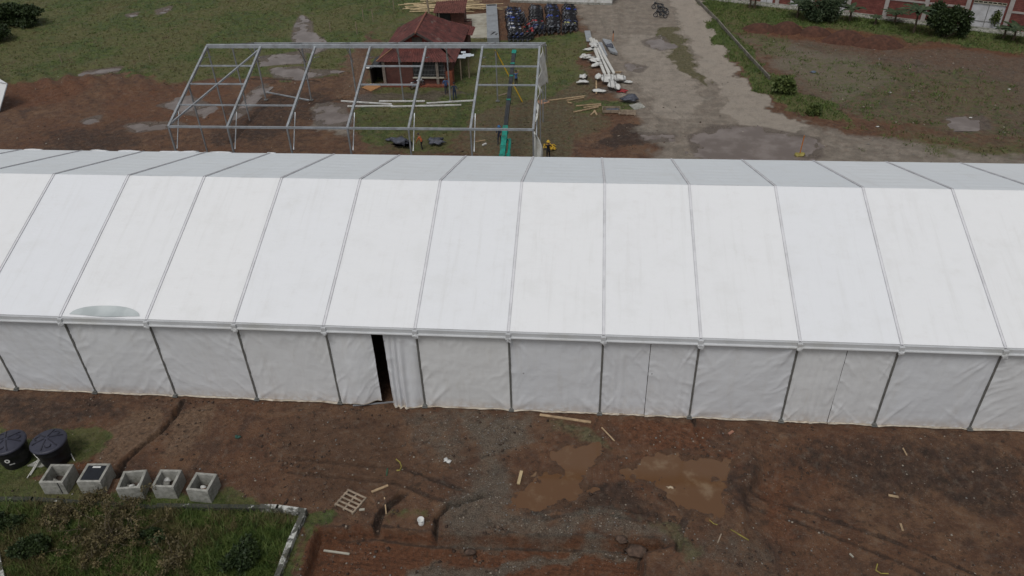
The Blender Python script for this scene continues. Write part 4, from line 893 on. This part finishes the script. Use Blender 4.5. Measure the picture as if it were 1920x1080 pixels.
# ------------------------------------------------------------ vegetation
def foliage(ctrs,n,sz,seed,mat,parent=None,name='crown',asp=1.6):
    rn=np.random.default_rng(seed); V=[];Fc=[]; C_=np.array(ctrs,float)
    w=C_[:,3]*C_[:,4]*C_[:,5]; ch=rn.choice(len(C_),n,p=w/w.sum())
    d=rn.normal(size=(n,3)); d/=np.linalg.norm(d,axis=1)[:,None]; rr=rn.random(n)**.45
    P=C_[ch,:3]+d*rr[:,None]*C_[ch,3:6]; P[:,2]=np.maximum(P[:,2],.03)
    a=rn.normal(size=(n,3))+d*.6; a/=np.linalg.norm(a,axis=1)[:,None]; b=np.cross(a,rn.normal(size=(n,3))); b/=np.linalg.norm(b,axis=1)[:,None]
    s=sz*(.6+.8*rn.random(n))[:,None]; q=np.stack([P-b*s*.5,P+a*s*asp*.5,P+b*s*.5,P+a*s*asp],1)
    q=np.stack([P,P+a*s*asp*.5+b*s*.5,P+a*s*asp,P+a*s*asp*.5-b*s*.5],1)
    vs=q.reshape(-1,3); fs=np.arange(n*4).reshape(n,4)
    me=bpy.data.meshes.new(name); me.vertices.add(n*4); me.vertices.foreach_set('co',vs.astype(np.float32).ravel()); me.loops.add(n*4); me.loops.foreach_set('vertex_index',fs.astype(np.int32).ravel())
    me.polygons.add(n); me.polygons.foreach_set('loop_start',np.arange(0,n*4,4,dtype=np.int32)); me.polygons.foreach_set('loop_total',np.full(n,4,np.int32)); me.update(calc_edges=True)
    me.materials.append(mat); o=bpy.data.objects.new(name,me); COL.objects.link(o); o.parent=parent; return o
def bush(px,py,rx,ry,h,label,seed,mat=None,n=5000,sz=.16,name='bush'):
    x,y,z=GP(px,py); r=empty(name,(x,y,z),0,label,name); rn=random.Random(seed); cs=[]
    for k in range(16):
        a=rn.uniform(0,6.3); q=rn.uniform(.0,.7); cs.append((math.cos(a)*q*rx,math.sin(a)*q*ry,h*rn.uniform(.25,.8),rx*rn.uniform(.25,.42),ry*rn.uniform(.25,.42),h*rn.uniform(.16,.28)))
    foliage(cs,n,sz,seed,mat or M_lf,r); mb=MB()
    for k in range(6):
        c=cs[k]; mb.tube([(c[0]*.1,c[1]*.1,-.05),(c[0]*.5,c[1]*.5,c[2]*.5),c[:3]],[.09,.06,.02],6)
    mb.build('trunk',M_bark,r)
def palm(px,py,h,label,seed,fr=11,L=1.7,name='banana_plant'):
    x,y,z=GP(px,py); r=empty(name,(x,y,z),0,label,'plant'); rn=random.Random(seed)
    MB().tube([(0,0,-.1),(.05,0,h*.5),(0,.05,h)],[.16,.12,.09],8).build('trunk',M_bark,r); mb=MB()
    for k in range(fr):
        a=2*math.pi*k/fr+rn.uniform(-.2,.2); up=rn.uniform(.3,1.1); Lk=L*rn.uniform(.7,1.1); pr=[]
        for j in range(7):
            t_=j/6; pr.append((math.cos(a)*Lk*t_*math.cos(up*(1-t_*.6)),math.sin(a)*Lk*t_*math.cos(up*(1-t_*.6)),h+Lk*t_*math.sin(up)*(1-t_*.75)))
        sd=(-math.sin(a),math.cos(a)); V=[];Fc=[]
        for j,p in enumerate(pr):
            wd=.30*math.sin(math.pi*min(1,.12+j/6*.9))+.02
            V+=[(p[0]-sd[0]*wd,p[1]-sd[1]*wd,p[2]-.08),(p[0],p[1],p[2]),(p[0]+sd[0]*wd,p[1]+sd[1]*wd,p[2]-.08)]
            if j: o_=3*j; Fc+=[(o_-3,o_-2,o_+1,o_),(o_-2,o_-1,o_+2,o_+1)]
        mb.add(V,Fc)
    mb.build('fronds',M_palm,r)
bush(1542,40,3.2,1.9,3.0,'large loose dark green bush behind the middle earth piles',1,M_palm,8000)
bush(1770,70,2.7,2.1,3.7,'dense rounded very dark bush left of the wide white door',2,M_lf,12000,.17)
palm(1712,62,2.4,'broad-leaved palm just left of the dense dark bush',3,18,2.5)
palm(1592,40,1.5,'small broad-leaved plant between white door and wide earth pile',4,14,1.9)
palm(1494,33,1.7,'dark broad-leaved plant left of the large loose bush',5,16,2.2)
palm(1640,46,.9,'short ragged plant with pale stump right of the middle white door',6,8,.9)
palm(1676,45,1.2,'small dark plant between the stump and the broad-leaved palm',16,14,1.9)
palm(1898,78,1.3,'spreading dark plant at the right edge beside the warehouse',7,20,2.3)
palm(1880,74,1.1,'left companion of the spreading plant at the right edge',17,10,1.3)
palm(1405,16,1.6,'left of the two slim palms at the warehouse left end',8,9,1.2)
palm(1414,16,1.7,'right of the two slim palms at the warehouse left end',9,9,1.2)
bush(1862,56,1.1,.9,2.9,'sparse light green young tree in front of the wide white door',10,M_lf2,900,.16,'young_tree')
bush(20,48,5.,3.5,2.6,'dark shrub mass at the top left corner of the field',11,M_lf,14000,.2)
bush(-30,80,4,3,2.4,'dark shrub at the left edge below the corner shrubs',12,M_lf,6000,.2)
bush(1464,178,1.3,1.1,1.5,'tall grassy shrub at the bend of the green verge',13,M_lf2,5000,.22)
bush(1523,215,.9,.7,.8,'low leafy weed on the verge right of the grassy shrub',14,M_lf2,2200,.15)
# verge kerb (thin concrete edge beside the field)
kp=W([(1300,0),(1345,45),(1380,85),(1410,118),(1442,152)]); mb=MB(); pts=[(p[0],p[1],gz(*p)+.22) for p in kp]
for p,q in zip(pts[:-1],pts[1:]): mb.beam(p,q,.14,.4)
tag(mb.build('kerb_wall',simple('old_kerb',(.17,.155,.13),.9,.3,1.5,dirt=(.06,.055,.04))),'thin old concrete edge running along the green verge','kerb')
# ------------------------------------------------------------ near left: tanks
def tank(px,py,label,logo):
    x,y,z=GP(px,py); r=empty('water_tank',(x,y,z),random.uniform(0,1),label,'water tank','black water tanks beside the concrete chambers'); R=.86;Hh=1.45
    MB().lathe([(R*.80,0),(R*.86,.35),(R*.88,.4),(R*.86,.45),(R*.93,.95),(R*.96,1.0),(R*.94,1.05),(R,Hh)],n=40).build('body',M_tank,r,True)
    l=MB().lathe([(R*1.07,Hh-.08),(R*1.08,Hh+.0),(R*1.0,Hh+.05),(R*.98,Hh+.05),(R*.55,Hh+.17),(.12,Hh+.24),(0,Hh+.25)],n=40)
    lo=l.build('lid',M_lid,r,True)
    rb=MB()
    for k in range(6):
        a=k*math.pi/3; rb.beam((.12*math.cos(a),.12*math.sin(a),Hh+.245),(R*.88*math.cos(a),R*.88*math.sin(a),Hh+.10),.055,.05)
    for k in range(3):
        a=k*math.pi*2/3+.5; rb.lathe([(.17,0),(.17,.02),(.13,.02),(.13,0)],(R*.6*math.cos(a),R*.6*math.sin(a),Hh+.15),14)
    rb.build('lid_ribs',simple('lid_rib',(.018,.018,.028),.5,.1,3),lo)
    if logo:
        lg=MB(); yv=-R*.925; rot=r.rotation_euler.z
        d=MB()
        def arc(r0,r1,a0,a1,n=20):
            V=[];Fc=[]
            for i in range(n+1):
                a=a0+(a1-a0)*i/n
                for rr in(r0,r1):
                    ax=rr*math.sin(a)/R; zz=.85+rr*math.cos(a); V.append((R*.99*math.sin(ax+.30),-R*.99*math.cos(ax+.30),zz))
            for i in range(n): Fc.append((2*i,2*i+1,2*i+3,2*i+2))
            d.add(V,Fc)
        arc(.06,.135,0,2*math.pi)
        for q in range(7):
            ax=.04+q*.045
            d.add([(R*1.0*math.sin(ax+.30),-R*1.0*math.cos(ax+.30),.56),(R*1.0*math.sin(ax+.33),-R*1.0*math.cos(ax+.33),.56),(R*1.0*math.sin(ax+.33),-R*1.0*math.cos(ax+.33),.62),(R*1.0*math.sin(ax+.30),-R*1.0*math.cos(ax+.30),.62)],[(0,1,2,3)])
        o=d.build('round_emblem',M_white,r); o.rotation_euler=(0,0,-rot)
    return r
tank(34,864,'left black plastic water tank, with the white ring emblem',True); tank(109,862,'right black plastic water tank, beside the white pipes',False)
GPp='white pipes between the tanks'
for k,(a,b,z0,z1,l) in enumerate((((62,855),(78,868),.5,.15,'short white pipe stub between the two black tanks'),((78,866),(52,898),.3,.05,'outer thin white pipe slanting from the tanks to the grass'),((80,867),(58,893),.3,.05,'inner thin white pipe slanting from the tanks to the grass'),((66,874),(80,866),.2,.3,'pipe elbow on the pale slab by the right tank'),((128,842),(141,866),.4,.03,'thin pipe leaning off the right side of the right tank'))):
    p=GP(*a,z0);q=GP(*b,z1); tag(MB().tube([p,((p[0]+q[0])/2,(p[1]+q[1])/2,(p[2]+q[2])/2-.03),q],.028,7).build('pipe',M_pipe),l,'pipe')
tw=W([(52,875),(78,862),(87,874),(78,878)]); tag(MB().add([(*p,.10) for p in tw]+[(*p,-.1) for p in tw],[(3,2,1,0)]+[(i,(i+1)%4,4+(i+1)%4,4+i) for i in range(4)]).build('concrete_pad',M_conc),'small concrete pad between the two tanks','pad')
# concrete chambers
BX=[(112,915,1.24,'grey concrete chamber box, leftmost, with muddy inside',0,.06),(181,914,1.24,'grey concrete chamber box closed by a dark square lid',1,.06),(251,926,1.2,'concrete chamber box with white sacks, in the middle, beside the ditch',2,.16),(316,924,1.15,'open concrete chamber box with white lumps, second from the right',3,.04),(381,931,1.15,'open concrete chamber box with brown rubble, rightmost of the row',4,-.04)]
for px,py,s,l,k,rzz in BX:
    x,y,z=GP(px+6,py-5); r=empty('concrete_chamber',(x,y,z-.05),rzz,l,'concrete box','concrete chamber boxes in a row'); th=.13; hh=.95
    wv=MB(); wv.box((0,-s/2+th/2,hh/2),(s,th,hh)); wv.box((0,s/2-th/2,hh/2),(s,th,hh)); wv.box((-s/2+th/2,0,hh/2-.001),(th,s-2*th,hh-.003)); wv.box((s/2-th/2,0,hh/2-.001),(th,s-2*th,hh-.003)); wv.build('wall',M_conc,r)
    MB().box((0,0,.12),(s-2*th,s-2*th,.1)).build('floor',simple('chamber_mud',(.06,.045,.035),.9,.4,3,bs=1),r)
    if k==1: MB().box((0,0,hh-.03),(s-2*th-.02,s-2*th-.02,.05)).build('cover',simple('dark_cover',(.012,.014,.018),.4,.3,4),r); MB().box((0,s/2-th-.12,hh+.0),(.42,.10,.02)).build('label_plate',M_white,r)
    else:
        cl=[M_conc,None,M_sack,M_sack,simple('brown_rubble',(.16,.10,.07),.9,.3,4)][k]
        for j in range(4 if k else 2): 
            mm=M_sack if (j<2 and k in(2,3,4)) else (cl if cl!=M_sack else M_conc); MB().blob((random.uniform(-.35,.35),random.uniform(-.35,.35),.3),(.2,.14,.16),j+k*5,.3,2).build('rubble',mm,r,True)
        if k==0: MB().tube([(.1,-.1,.15),(.25,.35,.5)],.04).build('rod',M_woodd,r)
    if k in (0,): MB().box((.35,-s/2-.004,hh*.55),(.05,.012,hh*.85)).build('crack',M_blk,r)
# low white wall
def lowwall(pts,th,h,label,name='low_wall',dark=0):
    mb=MB(); P=[(*G(*p),0) for p in pts]; ob=None
    for p,q in zip(P[:-1],P[1:]):
        a=Vector((p[0],p[1],h/2-.15));b=Vector((q[0],q[1],h/2-.15)); ext=(b-a).normalized()*(th/2-.003); mb.beam(a-ext*.0,b+ext,th,h+.3)
    t=NT('whitewashed_wall_'+name) ; c=t.mix(t.ss(t.noise(1.3,8,.75),.46+.13*dark,.56+.13*dark),(.07,.07,.058) if not dark else (.035,.038,.028),(.50,.50,.47)); c=t.mix(t.math('MULTIPLY',t.ss(t.noise(5,6,.7),.5,.7),.6),c,(.10,.09,.07))
    return tag(mb.build(name,t.out(c,.9,t.bump(t.noise(9,4),.4,.02))),label,'wall')
lowwall([(490,957),(520,958),(571,965)],.26,.35,'weathered whitewashed low wall stub at the corner behind the weedy plot')
lowwall([(296,954),(430,956),(488,957)],.24,.30,'mossy dark low wall run right behind the weeds below the chamber boxes',dark=1)
lowwall([(571,969),(548,1018),(523,1085)],.26,.35,'whitewashed low wall running toward the camera beside the clay pit')
lowwall([(-20,938),(60,938),(170,946),(293,954)],.22,.16,'half-buried dark low wall behind the dry brush, flecked white',dark=1)
lowwall([(-12,1010),(0,1045),(12,1100)],.18,.35,'short pale wall end at the bottom left corner')
# pallet & debris
def pallet_near():
    x,y,z=GP(658,943); r=empty('wooden_pallet',(x,y,z+.03),-.42,'broken grey wooden pallet lying on the mud near the ditch','pallet')
    for k in (-.55,0,.55): MB().box((k,0,.05),(.09,1.15,.10)).build('bearer',M_woodd,r)
    for k in range(5): MB().box((0,-.5+k*.25,.12),(1.2,.10,.03),random.uniform(-.04,.04)).build('deck_board',M_woodd,r)
pallet_near()
def near_bar(a,w,h,mat,label,name='plank',cat='plank',z=.02): bar(*a,z,z,w,h,name,mat,label,cat)
near_bar((1012,778,1108,793),.16,.05,M_wood,'long pale plank at the foot of the white tent wall'); near_bar((1128,803,1152,829),.07,.04,M_wood,'thin stick right of the long plank at the tent foot')
near_bar((972,910,978,886),.16,.08,M_bamb,'short thick yellowish timber at the left of the brown puddle'); near_bar((697,924,728,912),.13,.05,M_wood,'broken pale plank beside the broken pallet')
near_bar((602,1014,651,1021),.10,.06,M_concl,'pale bar lying in the clay pit',z=.03); near_bar((674,958,684,957),.12,.05,M_concl,'small white offcut right of the broken pallet')
near_bar((721,934,724,963),.06,.05,M_wood,'thin upright-looking stick between pallet and ditch'); near_bar((1693,840,1701,852),.07,.04,M_wood,'small pale splinter high on the right bank')
near_bar((1673,910,1692,913),.14,.04,M_wood,'short pale board midway down the right bank'); near_bar((1696,962,1701,976),.10,.04,M_wood,'short tan board low on the right slope'); near_bar((1600,1019,1607,1026),.08,.05,M_concl,'small pale chip at the lower right of the mud')
near_bar((662,761,740,754),.07,.07,M_alu,'silvery pole lying before the open tent entrance','pole','pole'); near_bar((1366,816,1374,811),.14,.08,simple('brickbat',(.3,.15,.1),.9,.2,3),'pale broken brick near the tent foot','brick','brick')
near_bar((1345,1020,1352,1003),.06,.04,M_woodd,'small dark stick by the right end of the pit')
near_bar((1370,995,1406,1004),.05,.03,M_yeld,'thin yellow strip lying on the lower right mud','strip','strip'); near_bar((725,893,727,880),.06,.04,simple('green_strip',(.03,.09,.05),.6,.2,3),'small green strip left of the yellow hose','strip','strip')
near_bar((420,845,448,838),.06,.03,M_concl,'pale strip right of the chamber row') if False else None
def hose(pts,r,label,mat=None):
    P=[GP(*p,.03) for p in pts]; return tag(MB().tube(P,r,6).build('hose',mat or M_yeld),label,'hose')
hose([(743,862),(750,868),(753,876),(750,884),(744,884)],.035,'curved yellow hose piece in the middle of the mud')
hose([(1653,1038),(1650,1050),(1660,1056),(1674,1056)],.03,'curved yellow hose piece at the lower right'); hose([(1897,1070),(1905,1078),(1907,1085)],.03,'yellow strap end at the bottom right corner')
hose([(1330,975),(1338,984),(1345,986)],.02,'tiny yellowish string below the large brown puddle')
def bucket(px,py,label):
    x,y,z=GP(px,py); r=empty('bucket',(x,y,z),0,label,'bucket'); MB().lathe([(.14,0),(.17,.36),(.155,.36),(.13,.03),(0,.03)],n=20).build('body',M_white,r,True); MB().tube([(-.17,0,.34),(-.1,-.16,.3),(.1,-.16,.3),(.17,0,.34)],.008,5).build('handle',M_dark,r)
bucket(790,982,'small white bucket standing near the pit edge')
blob('plastic_bag',838,867,(.20,.16,.12),M_sack,'crumpled white plastic bag on the mud left of the gravel','bag',41,.45)
blob('plastic_bag',1257,914,(.22,.10,.06),simple('tan_bag',(.45,.36,.25),.7,.2,5),'tan scrap floating in the large brown puddle','scrap',42,.5,dz=.05); blob('plastic_bag',446,822,(.16,.14,.1),simple('green_bag',(.03,.09,.07),.6,.3,5),'dark green rag right of the sandy patch','rag',43,.5)
for k,(px,py,l) in enumerate(((1820,222,'white litter scrap on the right field, leftmost'),(1645,239,'white litter scrap near the track edge of the right field'),(1892,169,'white litter scrap far right on the field'),(1668,175,'white litter scrap in the middle of the right field'))): blob('litter',px,py,(.16,.12,.07),M_sack,l,'litter',50+k,.4)
blob('litter',1524,137,(.35,.2,.12),simple('blue_litter',(.12,.15,.2),.6,.3,5),'bluish litter heap on the right field below the piles','litter',61,.4)
# soil lumps at the pit edge
for k,(px,py,r_,l) in enumerate(((1195,1020,(.7,.45,.35),'dark clod of earth at the middle of the pit edge'),(1165,1012,(.4,.3,.25),'smaller earth clod left of the dark clod at the pit edge'),(880,1018,(.35,.25,.2),'grey lump at the left part of the pit edge'))):
    blob('earth_clod',px,py,r_,simple('clod',(.085,.055,.04),.95,.4,5,bs=1),l,'clod',70+k,.16)
# tent corner at left edge
x,y=G(-25,210)
TC=empty('small_tent',(x,y,0),0,'corner of another white tent at the left edge of the mud field','tent')
zc=2.6; pA=Vector((*G(14,157,zc),zc))-TC.location; pB=Vector((*G(-2,212),0))-TC.location; pC=pA+Vector((-7,1,.9)); pD=pB+Vector((-7,-3,0))
def tf(u,v):
    p=(pA.lerp(pC,u)).lerp(pB.lerp(pD,u),v); return (p.x,p.y+.1*math.sin(u*20),p.z)
MB().grid(tf,30,10).build('wall_panel',M_wall,TC,True); pE=pA+Vector((-1.4,1.0,.1))
MB().add([tuple(pA+Vector((.1,-.1,.05))),tuple(pC+Vector((0,-.1,.05))),tuple(pC+Vector((0,1.0,.1))),tuple(pE)],[(0,1,2,3)]).build('roof_panel',M_roof,TC)
MB().tube([pB,pA],.06).build('post',M_alu,TC)
# ------------------------------------------------------------ brush, weeds, grass, stones
def dry_bush(px,py,R,h,label,seed,nb=26,leaf=350,mat=None):
    x,y,z=GP(px,py); r=empty('dry_shrub',(x,y,z),0,label,'shrub'); rn=random.Random(seed); mb=MB(); tips=[]
    for k in range(nb):
        a=rn.uniform(0,6.3); e=rn.uniform(.15,1.2); L=R*rn.uniform(.4,.9); q0_=rn.uniform(0,.55)*R; a0_=rn.uniform(0,6.3); p=Vector((math.cos(a0_)*q0_,math.sin(a0_)*q0_*.7,0)); pts=[p.copy()]; d=Vector((math.cos(a)*math.cos(e),math.sin(a)*math.cos(e),math.sin(e)*h/R*1.2))
        for j in range(5):
            d=(d+Vector((rn.uniform(-.25,.25),rn.uniform(-.25,.25),rn.uniform(-.25,.12)))); d.normalize(); p=p+d*L/5; p.z=max(p.z,.03); pts.append(p.copy())
            if j>1:
                q=p+Vector((rn.uniform(-.4,.4),rn.uniform(-.4,.4),rn.uniform(-.1,.3)))*.8; mb.tube([p,(p+q)/2+Vector((0,0,.05)),q],[.012,.009,.004],4,caps=False); tips.append(q)
        mb.tube(pts,[.025,.02,.016,.012,.009,.005],5,caps=False); tips.append(p)
    mb.build('branches',M_twig,r); foliage([(t_.x,t_.y,t_.z,.16,.16,.1) for t_ in tips],leaf,.07,seed,mat or M_lf3,r,'leaves')
dry_bush(200,1015,2.6,1.3,'big sprawling dry shrub with bare branches in the weedy plot',1,60,5200)
dry_bush(120,975,1.3,1.0,'yellowing shrub under the leftmost chamber box',2,26,1500)
dry_bush(170,948,.9,.7,'small yellow-leaved shrub between low wall and lidded chamber',3,18,1100); dry_bush(245,945,.8,.7,'small tan shrub below the middle chamber box',4,16,500)
dry_bush(330,1050,1.6,1.0,'dry brown shrub right of the biggest one at the bottom',5,30,1500)
bush(60,1040,1.1,.9,1.0,'round green weed clump at the bottom left',21,M_lf,3800,.09)
bush(455,1060,.9,1.2,1.1,'leafy green weed at the bottom right of the plot',22,M_lf,3000,.10); bush(290,1010,.9,.6,.7,'low green weed among the dry branches',23,M_lf,2600,.08); bush(20,985,.9,.7,.6,'low dark weed at the left edge of the plot',24,M_lf,2600,.08)
def blades(name,N,dens,hh,ww,mats,label,cat,box,seed,clump=1):
    rn=np.random.default_rng(seed); x=rn.uniform(box[0],box[1],N);y=rn.uniform(box[2],box[3],N); p=dens(x,y); k=rn.random(N)<p; x=x[k];y=y[k]
    if clump>1: x=np.repeat(x,clump)+rn.normal(0,.10*hh/.2,len(x)*clump); y=np.repeat(y,clump)+rn.normal(0,.10*hh/.2,len(y)*clump)
    z=height(x,y)-.02; n=len(x); a=rn.uniform(0,2*np.pi,n); h=hh*rn.uniform(.4,1.3,n); w=ww*rn.uniform(.6,1.3,n); lx=rn.normal(0,.6,n)*h; ly=rn.normal(0,.6,n)*h
    v0_=np.stack([x-np.cos(a)*w,y-np.sin(a)*w,z],1); v1=np.stack([x+np.cos(a)*w,y+np.sin(a)*w,z],1); v2=np.stack([x+lx,y+ly,z+h],1)
    vs=np.stack([v0_,v1,v2],1).reshape(-1,3); me=bpy.data.meshes.new(name); me.vertices.add(n*3); me.vertices.foreach_set('co',vs.astype(np.float32).ravel()); me.loops.add(n*3); me.loops.foreach_set('vertex_index',np.arange(n*3,dtype=np.int32))
    me.polygons.add(n); me.polygons.foreach_set('loop_start',np.arange(0,n*3,3,dtype=np.int32)); me.polygons.foreach_set('loop_total',np.full(n,3,np.int32)); mi=(fbm(x,y,.7,3)+rn.normal(0,.05,n)>.50).astype(np.int32)
    for q in mats: me.materials.append(q)
    me.polygons.foreach_set('material_index',mi if len(mats)>1 else mi*0); me.update(calc_edges=True); o=bpy.data.objects.new(name,me); COL.objects.link(o); tag(o,label,cat,kind='stuff'); return n
M_g1=leafm('grass_blade',(.045,.080,.016),(.11,.150,.036)); M_g2=leafm('grass_blade_dry',(.085,.078,.03),(.16,.135,.06))
def zs(chs,wt=1.):
    # sampler over ground zones: nearest grid vertex lookup
    def f(x,y):
        ix=np.clip(np.searchsorted(xs,x),0,nx-1); iy=np.clip(np.searchsorted(ys,y),0,ny-1); j=iy*nx+ix; v=np.zeros(len(x))
        for ch in chs: arr,k=CH[ch]; v=np.maximum(v,arr[j,k])
        v=v*(1-np.clip(arr[j,3] if False else B[j,3],0,1)); return np.clip((v-.35+ .5*(fbm(x,y,.9,4)-.5)*2)*1.6,0,1)*wt
    return f
NP_=W([(-10,945),(560,968),(530,1090),(-30,1090)])
def dplot(x,y): return (sdf(x,y,np.array(NP_))>.1)*np.clip(.75+.8*(fbm(x,y,.8,3)-.5)*2,0,1)
blades('weeds',26000,dplot,.42,.022,[M_g1,M_g2],'tall mixed weeds and grass filling the walled plot','weeds',(-31,-14,-14,-7.5),3,4)
blades('grass',30000,zs(['grass']),.10,.010,[M_g1,M_g2],'short green grass around tanks and chamber boxes','grass',(-32,-12,-9.5,-1),4,4)
blades('grass',36000,zs(['grass']),.18,.045,[M_g1,M_g2],'green field grass around the bare frame and house','grass',(-92,8,26,82),5,3)
blades('grass',45000,zs(['grass'],.9),.28,.045,[M_g1,M_g1],'green verge grass beside the pale track','grass',(8,60,30,80),6,3)
blades('dry_grass',26000,zs(['dry'],.5),.16,.04,[M_g2,M_g1],'sparse yellowed grass tufts over the gravel','grass',(-60,60,24,80),7,3)
blades('dry_grass',5000,zs(['gravel'],.35),.18,.04,[M_g2,M_g1],'thin weeds growing over the right gravel field','grass',(15,60,26,66),8,3)
def stones(N,box,szr,dens,label,seed,mats):
    rn=np.random.default_rng(seed); x=rn.uniform(box[0],box[1],N);y=rn.uniform(box[2],box[3],N); k=rn.random(N)<dens(x,y); x=x[k];y=y[k]; z=height(x,y); n=len(x)
    base=np.array([(1,0,0),(-1,0,0),(0,1,0),(0,-1,0),(0,0,1),(0,0,-1)],float); fs=np.array([(0,2,4),(2,1,4),(1,3,4),(3,0,4),(2,0,5),(1,2,5),(3,1,5),(0,3,5)])
    s=szr[0]+(szr[1]-szr[0])*rn.random(n)**4; V=base[None]*(s[:,None,None]*rn.uniform(.5,1.2,(n,6,1))); a=rn.uniform(0,6.3,n); ca,sa=np.cos(a)[:,None],np.sin(a)[:,None]
    vx=V[:,:,0]*ca-V[:,:,1]*sa+x[:,None]; vy=V[:,:,0]*sa+V[:,:,1]*ca+y[:,None]; vz=V[:,:,2]*.6+z[:,None]+s[:,None]*.25
    vs=np.stack([vx,vy,vz],-1).reshape(-1,3); F_=(fs[None]+6*np.arange(n)[:,None,None]).reshape(-1,3); m_=len(F_)
    me=bpy.data.meshes.new('stones'); me.vertices.add(len(vs)); me.vertices.foreach_set('co',vs.astype(np.float32).ravel()); me.loops.add(m_*3); me.loops.foreach_set('vertex_index',F_.astype(np.int32).ravel()); me.polygons.add(m_)
    me.polygons.foreach_set('loop_start',np.arange(0,m_*3,3,dtype=np.int32)); me.polygons.foreach_set('loop_total',np.full(m_,3,np.int32)); 
    for q in mats: me.materials.append(q)
    me.polygons.foreach_set('material_index',np.repeat(rn.integers(0,len(mats),n),8).astype(np.int32)); me.update(calc_edges=True); o=bpy.data.objects.new('stones',me); COL.objects.link(o); tag(o,label,'stones',kind='stuff')
M_s1=simple('pale_stone',(.30,.26,.21),.9,.2,2); M_s2=simple('brown_stone',(.13,.09,.065),.9,.3,2); M_s3=simple('grey_stone',(.19,.18,.165),.9,.2,2); M_s4=simple('dark_clod',(.052,.033,.024),.95,.3,2)
stones(5200,(-31,22,-12,-.3),(.02,.085),lambda x,y:np.clip(.25+1.6*(fbm(x,y,.5,4)-.42)*2,0,1),'small pale stones strewn over the near mud',3,[M_s1,M_s2,M_s3,M_s2])
stones(15000,(-12,12,-12,-.4),(.02,.07),lambda x,y:zs(['gravel'])(x,y)*.8,'loose grey gravel patch in front of the tent',4,[M_s3,M_s3,M_s1])
stones(15000,(-31,22,-13,-.4),(.03,.13),lambda x,y:np.clip(1.8*(fbm(x,y,.33,4)-.5)*2,0,1)*.8*(1-np.clip(zs(['grass'])(x,y),0,1))*(1-np.clip(zs(['mud'])(x,y),0,0)),'crumbly dark earth clods over the near mud',5,[M_s4,M_s4,M_s2])
stones(9000,(15,60,26,64),(.04,.16),lambda x,y:zs(['gravel'])(x,y)*.6,'pale stones over the right gravel field',6,[M_s1,M_s3,M_s2])
stones(5000,(-62,16,22,50),(.03,.14),lambda x,y:np.clip(.1+1.2*(fbm(x,y,.3,4)-.45)*2,0,.6),'stones and clods around the bare frame',7,[M_s1,M_s2,M_s4])
